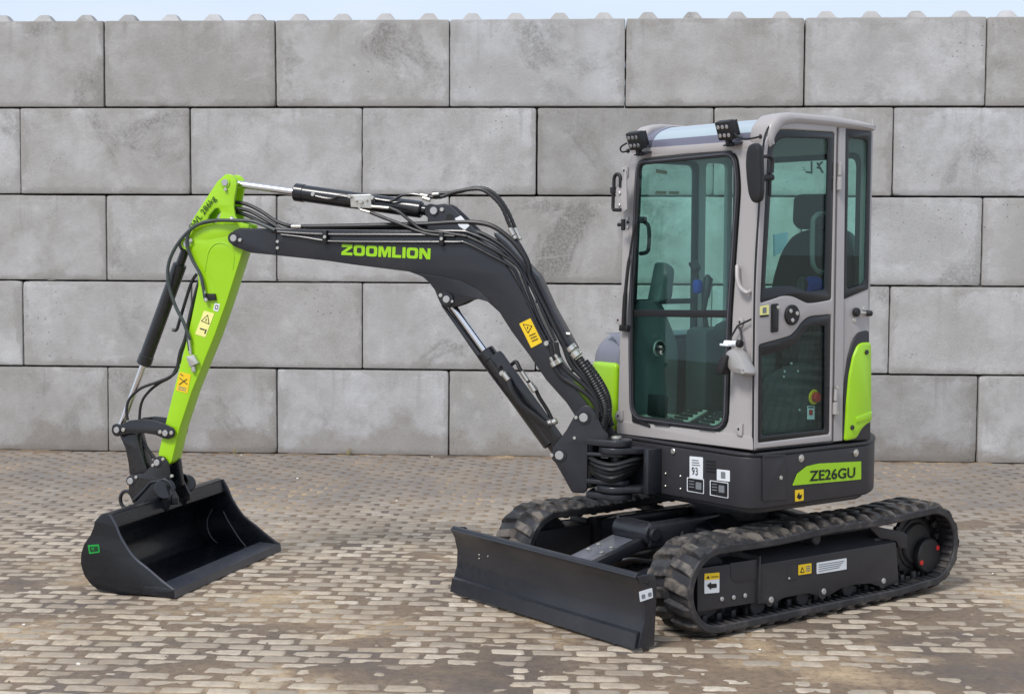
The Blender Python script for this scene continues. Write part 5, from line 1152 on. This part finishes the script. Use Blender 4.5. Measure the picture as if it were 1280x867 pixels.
# ---------------------------------------------------------------- roof
outer_r = [(-.500, 2.40), (-.516, 2.462), (-.500, 2.522), (-.445, 2.574), (-.36, 2.592), (-.05, 2.592), (.20, 2.578), (.300, 2.566), (.322, 2.548), (.30, 2.528), (-.30, 2.535), (-.40, 2.520), (-.455, 2.465), (-.47, 2.42)]
ro = MB()
rl_ = ring(outer_r, .02, 3)
plate_geo(ro, [rl_], side(-.645), .100, .150, .030, 5)
plate_geo(ro, [rl_], side(.26), .06, .10, .022, 4)
arcs = [(-.500, 2.445), (-.487, 2.490), (-.455, 2.528), (-.40, 2.556), (-.33, 2.572), (-.20, 2.578)]
arcs_s = [tuple(p) for p in spline(arcs, 4)]
def shell_v(mb, P, th, v0, v1):
    P = [np.array(p) for p in P]; In = []
    for i in range(len(P)):
        t = P[min(i+1, len(P)-1)]-P[max(i-1, 0)]; t /= np.linalg.norm(t); In.append(P[i]+np.array([t[1], -t[0]])*th)
    n = len(P); V = [Mw(p[0], v, p[1]) for v in (v0, v1) for p in P+In]
    F = []
    for s_ in (0, 2*n):
        for i in range(n-1): F.append((s_+i, s_+i+1, s_+n+i+1, s_+n+i))
    for i in range(n-1):
        F.append((i, i+1, 2*n+i+1, 2*n+i)); F.append((n+i, n+i+1, 3*n+i+1, 3*n+i))
    F.append((0, n, 3*n, 2*n)); F.append((n-1, 2*n-1, 4*n-1, 3*n-1))
    bm = bmesh.new(); vs = [bm.verts.new(v) for v in V]
    for f in F: bm.faces.new([vs[i] for i in f])
    bmesh.ops.recalc_face_normals(bm, faces=bm.faces); bm.verts.index_update()
    mb.add([v.co for v in bm.verts], [[v.index for v in f.verts] for f in bm.faces]); bm.free()
pn = [(-.20, 2.578), (0, 2.580), (.18, 2.572), (.30, 2.560)]
shell_v(ro, pn, .03, -.66, .22)
box(ro, Mw(-.485, -.20, 2.428), ME*.05, MV*.90, (0, 0, .05), .012)
roof = ro.build('cab_roof', cab_grey, EX, ang=40, label='warm grey cab roof with a glazed front')
gm2 = MB(); shell_v(gm2, arcs_s, .006, -.62, .19); gm2.build('sky_painted_roof_glass', sky_painted_roof_glass, roof, label='curved roof window with the sky reflection painted into its pale colour')
gm2 = MB(); shell_v(gm2, [(a-.002, b+.0025) for a, b in arcs_s], .006, .13, .20); shell_v(gm2, [(a-.002, b+.0025) for a, b in arcs_s], .006, -.645, -.605); shell_v(gm2, [(a-.002, b+.0025) for a, b in arcs_s[:5]], .006, -.62, .20); gm2.build('roof_border', paint('roof_border_tint', lin((108, 108, 124)), .2, .03), roof)
q = MB(); rod(q, side(-.70).w(1090.5, 149), side(-.70).w(1090.5, 157), .004, 6, .001); q.build('roof_stud', zinc, roof)
# ---------------------------------------------------------------- work lamps
for (x, y, side_) in ((791.8, 177.3, 0), (904.3, 164.3, 1)):
    c0 = front(-.60).w(x, y); up = np.array([0, 0, 1.])*.96-ME*.36; up /= np.linalg.norm(up); fwd = np.cross(up, -MV); fwd /= np.linalg.norm(fwd)
    if fwd@ME > 0: fwd = -fwd
    lm2 = MB(); box(lm2, c0-fwd*.022, MV*.102, up*.098, fwd*.045, .008)
    for k in range(5): box(lm2, c0-fwd*.055+MV*(-.04+.02*k), MV*.006, up*.080, fwd*.03, .001)
    lo = lm2.build('work_lamp', plastic, EX, label='square LED work lamp on the '+('far' if side_ == 0 else 'near')+' front corner of the roof')
    for r_ in (-1, 1):
        for k in (-1, 0, 1):
            p = c0+MV*.030*k+up*.022*r_; q = MB(); rod(q, p-fwd*.002, p+fwd*.003, .011, 12, .002); q.build('lamp_lens', lens, lo)
    q = MB(); box(q, c0-up*.064-fwd*.02, MV*.022, up*.03, fwd*.03, .003); box(q, c0-up*.080-fwd*.045, MV*.10 if side_ == 0 else MV*.10, up*.006, fwd*.05, .002); rod(q, c0-up*.075-fwd*.02+MV*.02, c0-up*.075-fwd*.02-MV*.025, .012, 10, .003); q.build('lamp_bracket', plastic, lo)
    if side_: P = [(914, 163), (921, 170), (930, 173.5), (940, 173), (949, 171)]
    else: P = [(783.5, 179), (777, 183), (775.5, 187), (778, 190), (783.5, 189)]
    q = MB(); sweep(q, spline([front(-.575).w(a, b) for a, b in P], 6), .005, 8); rod(q, front(-.58).w(*P[-1]), front(-.575).w(P[-1][0]+3, P[-1][1]-.5), .012, 10, .003); q.build('lamp_cable', plastic, lo)
# ---------------------------------------------------------------- mirrors, handles, wiper
mc = front(-.64).w(943, 217)
mir = pplate('door_mirror', [(931.5, 190), (934, 182), (939, 178.5), (945, 179), (949, 185), (950, 240), (948.5, 250), (944, 254), (938.5, 253), (934, 243), (931.5, 222), (930.5, 205)], front(-.66), 0, .042, plastic, EX, .016, .02, label='tall black mirror beside the door')
q = MB(); F6 = side(-.765)
sweep(q, spline([F6.w(949, 197), F6.w(960, 195.5), F6.w(965, 199), F6.w(965.5, 207), F6.w(965, 216)], 6), .009, 10); rod(q, F6.w(948, 223.5), F6.w(966, 221.5), .016, 14, .004); rod(q, F6.w(962.5, 215), F6.w(961.5, 245), .010, 12, .003); q.build('mirror_arm', plastic, mir)
FF_ = front(-.60)
br2 = pplate('mirror_bracket', [(769.5, 237), (775, 230.5), (779, 222), (781, 214), (782.5, 212), (783.5, 262), (778, 266), (770, 262)], FF_, 0, .008, cab_grey, EX, .002, .006, label='far side mirror bracket')
q = MB(); sweep(q, spline([FF_.w(767.5, 238), FF_.w(767.6, 224), FF_.w(770, 218.5), FF_.w(774, 218.5), FF_.w(775.6, 224), FF_.w(775.4, 234)], 6), .010, 10); sweep(q, spline([FF_.w(766.8, 236), FF_.w(766.4, 250), FF_.w(766.5, 261), FF_.w(770, 262.5), FF_.w(777, 262.3)], 5), .010, 10); rod(q, FF_.w(766.5, 234), FF_.w(766.5, 242), .017, 12, .003); q.build('mirror_frame', plastic, br2)
for (x, y) in ((774.4, 241.5), (774, 256.5)): p = FF_.w(x, y, .003); q = MB(); rod(q, p, p+FF_.N*.006, .010, 12, .002); q.build('bracket_bolt', zinc, br2)
q = MB(); rod(q, FF_.w(772.5, 281), FF_.w(780, 280.5), .010, 10, .003); rod(q, FF_.w(779, 274), FF_.w(779, 288), .012, 12, .003); q.build('washer_jet', plastic, EX)
FW2 = FT
wp = MB(); sweep(wp, spline([FW2.w(779.5, 409, .03), FW2.w(781.5, 370, .04), FW2.w(785, 335, .045), FW2.w(790, 300, .045), FW2.w(793.5, 280, .04)], 5), [.013]*6+[.010]*6+[.006]*9, 8)
box(wp, FW2.w(781, 410, .02), MV*.07, FW2.W*.035, FW2.N*.03, .006)
wip = wp.build('wiper_arm', plastic, EX); q = MB(); sweep(q, [FW2.w(799, 222, .02), FW2.w(795.5, 290, .022), FW2.w(792.5, 345, .02)], .006, 6); q.build('wiper_blade', plastic, wip)
for k in (273, 278, 284): p = FT.w(785.3, k, .001); q = MB(); rod(q, p, p+FT.N*.01, .008, 10, .002); q.build('wiper_bolt', zinc if k != 278 else plastic, wip)
q = MB(); sweep(q, spline([FT.w(799, 274, -.04), FT.w(805, 277, -.05), FT.w(810.5, 283, -.05), FT.w(811.5, 300, -.05), FT.w(809.5, 314, -.05), FT.w(800, 317, -.04)], 6), .011, 10); box(q, FT.w(803, 275, -.035), MV*.05, FT.W*.035, FT.N*.03, .006); q.build('inner_grab_handle', plastic, cab)
for P in ([(768.3, 520), (770.8, 514), (777.5, 511), (777.5, 526), (770, 526)], [(768.5, 399), (771.5, 394.5), (777, 394), (777, 407), (770, 405)], [(918, 534), (925, 529), (927.5, 528.5), (927, 545.5), (920, 543)], [(776, 211), (779, 207.5), (784, 208), (784, 222), (779, 218)], [(921, 398), (926, 396.5), (929, 400), (927, 409), (922, 409)]):
    t_ = pplate('lashing_tab', P, FT, .012, .010, cab_grey, cab, .002, .01)
    cx_, cy_ = np.mean(np.array(P), 0); p = FT.w(cx_-.5, cy_, .012); q = MB(); rod(q, p, p+FT.N*.002, .007, 12, .0005); q.build('tab_hole', border, cab)
q = MB(); sweep(q, spline([FT.w(921.8, 332, .02), FT.w(922, 348, .035), FT.w(925.5, 359, .035), FT.w(933, 365.5, .03), FT.w(939, 363.5, .01)], 6), .012, 10); q.build('outer_grab_handle', cab_grey, cab)
# front lower lamp in its grey hood
hp = [(903.8, 441), (907.5, 436), (914, 434.5), (920.5, 438), (925.3, 445), (929.3, 455), (933.2, 466.5), (930.5, 469.6), (919, 468.8), (910.5, 465.5), (905, 456)]
hl2 = pplate('front_lamp', hp, FT, .10, .09, grey_metal, EX, .032, .015, label='silver grey front lamp hanging beside the windscreen')
q = MB(); p = FT.w(906, 456, .09); box(q, p, MV*.05, FT.W*.10+MV*-.03, FT.N*.06, .012); q.build('lamp_glass', plastic, hl2)
q = MB(); rod(q, FT.w(906, 428.5, .05), FT.w(923, 429.5, .05), .014, 12, .003); box(q, FT.w(909, 431, .06), MV*.06, FT.W*.012, FT.N*.05, .003); q.build('lamp_bracket', white, hl2)
q = MB(); rod(q, FT.w(922, 429.3, .05), FT.w(927, 429.6, .05), .020, 12, .004); sweep(q, [FT.w(911, 426, .04), FT.w(922, 407, .03)], .005, 6); sweep(q, spline([FT.w(922, 407, .03), FT.w(926, 414, .03), FT.w(927, 426, .04)], 4), .006, 6); sweep(q, [FT.w(922, 407, .03), FT.w(943, 397, .02)], .005, 6); q.build('lamp_cable', plastic, hl2)
# ---------------------------------------------------------------- interior
vs_ = -.27
st_ = MB(); c0 = side(vs_).w(1003, 322); c0[2] = 1.93
uh = (side(vs_).w(1010, 264)-MO)@ME
seat = pplate('seat_backrest', [(1004, 286), (1040, 285), (1054, 291), (1063, 320), (1067, 372), (1067, 425), (953, 432), (955, 385), (962, 345), (972, 313), (986, 293)], front(uh-.03), 0, .13, seat_mat, EX, .055, .04, label='dark fabric seat with a headrest', ang=70, res=5)
pplate('headrest', [(989, 246.5), (995, 242.5), (1034, 242), (1040, 247), (1041, 279), (1035, 287), (994, 286.5), (987.5, 279)], front(uh-.05), 0, .10, seat_mat, seat, .035, .02, ang=70, res=5)
q = MB(); box(q, c0-ME*.25+np.array([0, 0, -.48]), MV*.46, ME*.46, (0, 0, .13), .05); q.build('seat_cushion', seat_mat, seat, ang=70)
q = MB(); box(q, c0-ME*.20+np.array([0, 0, -.76]), MV*.40, ME*.44, (0, 0, .42), .03); q.build('seat_box', interior, EX)
for (v0, v1, nm) in ((.02, .20, 'right_console'), (-.66, -.52, 'left_console')):
    q = MB(); uc = (c0-MO)@ME; mbox(q, uc-.45, uc+.02, v0, v1, .93, 1.47, .04); k_ = q.build('side_console', interior if v0 > 0 else seat_mat, EX)
    q = MB(); p = Mw(uc-.36, (v0+v1)/2, 1.47); sweep(q, [p, p+np.array([0, 0, .10])-ME*.02, p+np.array([0, 0, .18])-ME*.01], [.016, .014, .022], 10); sweep(q, [p+np.array([0, 0, .17])-ME*.01, p+np.array([0, 0, .27])+ME*.01, p+np.array([0, 0, .29])], [.024, .028, .012], 12); q.build('joystick', plastic, k_)
q = MB(); box(q, front(-.15).w(872, 358), MV*.055, ME*.05, (0, 0, .085), .025); q.build('blue_cover', blue, EX)
q = MB(); box(q, side(-.48).w(1016, 357), MV*.08, ME*.10, (0, 0, .10), .03); q.build('blue_cover', blue, EX)
q = MB(); sweep(q, spline([front(-.15).w(872, 365), front(-.16).w(871, 340), front(-.17).w(866, 327)], 5), [.01]*6+[.028]*5, 10); q.build('travel_lever', plastic, EX)
# grey side panel with a round vent, storage box, foot well
q = MB(); plate_geo(q, [ring([(-.50, .94), (-.17, .94), (-.16, 1.36), (-.30, 1.62), (-.47, 1.62)], .05, 4)], side(.25), 0, .04, .012, 2); pn_ = q.build('side_trim', interior_lt, EX)
p = side(.205).w(823, 435); q = MB(); rod(q, p, p+side(0).N*.014, .047, 28, .004); q.build('vent_ring', zinc, pn_); q = MB(); rod(q, p+side(0).N*.006, p+side(0).N*.017, .037, 24, .003); q.build('vent_core', plastic, pn_)
q = MB(); plate_geo(q, [ring([(-.36, 1.60), (-.24, 1.62), (-.22, 1.80), (-.30, 1.84)], .03, 3)], side(.22), 0, .10, .02, 2); q.build('monitor_housing', interior_lt, EX)
pdl = Mw(-.46, 0, .945)
for i, (v0, v1) in enumerate(((-.36, -.22), (-.16, -.02))):
    q = MB(); box(q, Mw(-.43, (v0+v1)/2, 1.00), MV*.13, ME*.20+np.array([0, 0, .07]), (0, 0, .012), .004); po = q.build('pedal', pedal, EX)
    for k in range(5): q = MB(); box(q, Mw(-.50+.035*k, (v0+v1)/2, .990+.0125*k), MV*.10, ME*.010, (0, 0, .014), .002); q.build('pedal_rib', plastic, po)
q = MB(); box(q, Mw(-.42, .14, .985), MV*.22, ME*.22, (0, 0, .012), .003); q.build('foot_plate', pedal, EX)
q = MB(); box(q, FT.w(822, 507, -.06), MV*.15, FT.W*.12, FT.N*.02, .015); q.build('foot_rest', plastic, EX)
# emergency stop on the left console
S6 = side(-.665); p = S6.w(1016.5, 496); q = MB(); rod(q, p, p+S6.N*.010, .040, 24, .003); es = q.build('stop_button_base', yellow, EX, label='yellow collar of the emergency stop'); q = MB(); rod(q, p+S6.N*.008, p+S6.N*.035, .026, 20, .005); q.build('stop_button', red, es)
sticker('stop_label', [(1009.3, 507), (1018.3, 507), (1018.3, 524), (1009, 524)], white, es, S6, .002); sticker('stop_mark', [(1011.5, 512), (1016, 512), (1016, 518.5), (1011.5, 518.5)], red, es, S6, .0035); sticker('stop_mark', [(1010.5, 508), (1017, 508), (1017, 509.8), (1010.5, 509.8)], ink, es, S6, .0035)
q = MB(); plate_geo(q, [ring(S6.pts([(954, 470), (1000, 452), (1030, 458), (1030, 536), (954, 545)]), .03, 3)], S6, -.002, .02, .006, 1); q.build('console_side', interior, EX)
for (x, y) in ((989, 454), (980.5, 464), (997, 463.5), (979.5, 470.5), (999, 512)): p = S6.w(x, y); q = MB(); rod(q, p-S6.N*.002, p+S6.N*.004, .007, 10, .001); q.build('console_screw', zinc, es)
D6 = side(-.675); q = MB(); sweep(q, spline([D6.w(1032, 267.5), D6.w(1024, 267.5), D6.w(1018, 272), D6.w(1016, 281), D6.w(1015.5, 322), D6.w(1018, 334), D6.w(1024, 340), D6.w(1031, 341)], 5), .013, 10); q.build('inner_door_handle', interior_lt, door)
pplate('manual_sheet', [(968, 293), (985, 290), (984, 312), (968.5, 320)], side(.06), 0, .012, paint('pale_blue_paper', lin((190, 215, 235)), .6, 0, peel=0), EX, .001)
sb_ = MB(); sweep(sb_, [Mw(-.40, -.30, 2.47), Mw(-.40, .10, 2.47)], .05, 14); sb_.build('sun_blind', plastic, EX)
lin_ = MB(); plate_geo(lin_, [[(.0, 2.50), (.0, 2.50)]], DS, 0, .01) if False else None

# ================================================================== SMALL THINGS ON THE PAVING
gr = np.random.RandomState(4); n_ = 2600; gx = gr.uniform(-4.2, 4.6, n_); gy = -gr.uniform(0, 1, n_)**.7*8.2; gz = dirt_h(gx, gy); V = []; F = []
for i in range(n_):
    k = .0022+.0045*gr.rand()**3; b0 = len(V)
    for a_ in range(3): t = a_*2.1+gr.rand(); V.append((gx[i]+k*math.cos(t), gy[i]+k*math.sin(t), max(gz[i], -.002)+.045-.001))
    V.append((gx[i], gy[i], max(gz[i], -.002)+.045+k*.8)); F += [(b0, b0+1, b0+3), (b0+1, b0+2, b0+3), (b0+2, b0, b0+3)]
me = bpy.data.meshes.new('grit'); me.from_pydata(V, [], F); me.update(); me.materials.append(dirt); o = bpy.data.objects.new('grit', me); COL.objects.link(o); o.parent = ground; o['kind'] = 'stuff'
dry = paint('dry_straw', lin((168, 156, 112)), .8, .1, peel=0)
r7 = random.Random(3)
for i, (x, y, lab) in enumerate(((435, 568, 'small dry weed at the wall foot behind the boom'), (294, 567, 'tiny straw coloured weed at the wall foot near the green arm'), (1215, 577, 'small dry weed at the wall foot far right of the machine'))):
    c0 = gpt(x, y); m = MB()
    for k in range(16):
        a = r7.uniform(0, 6.28); h = r7.uniform(.03, .09); l = r7.uniform(.01, .05); p0 = c0+np.array([r7.uniform(-.02, .02), r7.uniform(-.02, .01), -.004]); sweep(m, [p0, p0+np.array([math.cos(a)*l*.4, math.sin(a)*l*.4, h*.6]), p0+np.array([math.cos(a)*l, math.sin(a)*l, h])], [.0014, .0012, .0004], 4)
    o = m.build('dry_weed', dry, None, origin=tuple(c0), label=lab); o['category'] = 'weed'
pale = paint('pale_pebble', lin((225, 220, 208)), .7, .1, peel=0)
def pebble(r):
    bm = bmesh.new(); bmesh.ops.create_icosphere(bm, subdivisions=1, radius=1)
    for v in bm.verts: v.co = Vector((v.co.x*r.uniform(.8, 1.2), v.co.y*r.uniform(.7, 1.1), v.co.z*r.uniform(.45, .6)))
    me = bpy.data.meshes.new('pebble'); bm.to_mesh(me); bm.free(); me.materials.append(pale); return me
pm_ = [pebble(r7) for _ in range(4)]
spots = [(302, 569, 'pale pebble by the wall foot just right of the green arm'), (540, 571, 'pale pebble at the wall foot below the middle of the boom'), (372, 598, 'white pebble on the paving between bucket and boom foot, nearest the bucket'), (496, 626, 'tiny white pebble on the clean paving left of the far track'),
         (98, 830, 'white pebble low in the left corner, in front of the bucket'), (30, 781, 'white pebble at the far left edge of the paving, beside the bucket'), (1241, 717, 'pale pebble on the paving right of the rear sprocket'), (950, 812, 'pale pebble in front of the near track')]
for i, (x, y, lab_) in enumerate(spots):
    c0 = gpt(x, y); o = bpy.data.objects.new('pebble', pm_[i % 4]); COL.objects.link(o); k = r7.uniform(.007, .013)
    o.location = (c0[0], c0[1], .003); o.scale = (k, k, k); o.rotation_euler = (0, 0, r7.uniform(0, 6)); o['label'] = lab_; o['category'] = 'pebble'; o['group'] = 'loose pale pebbles on the paving'
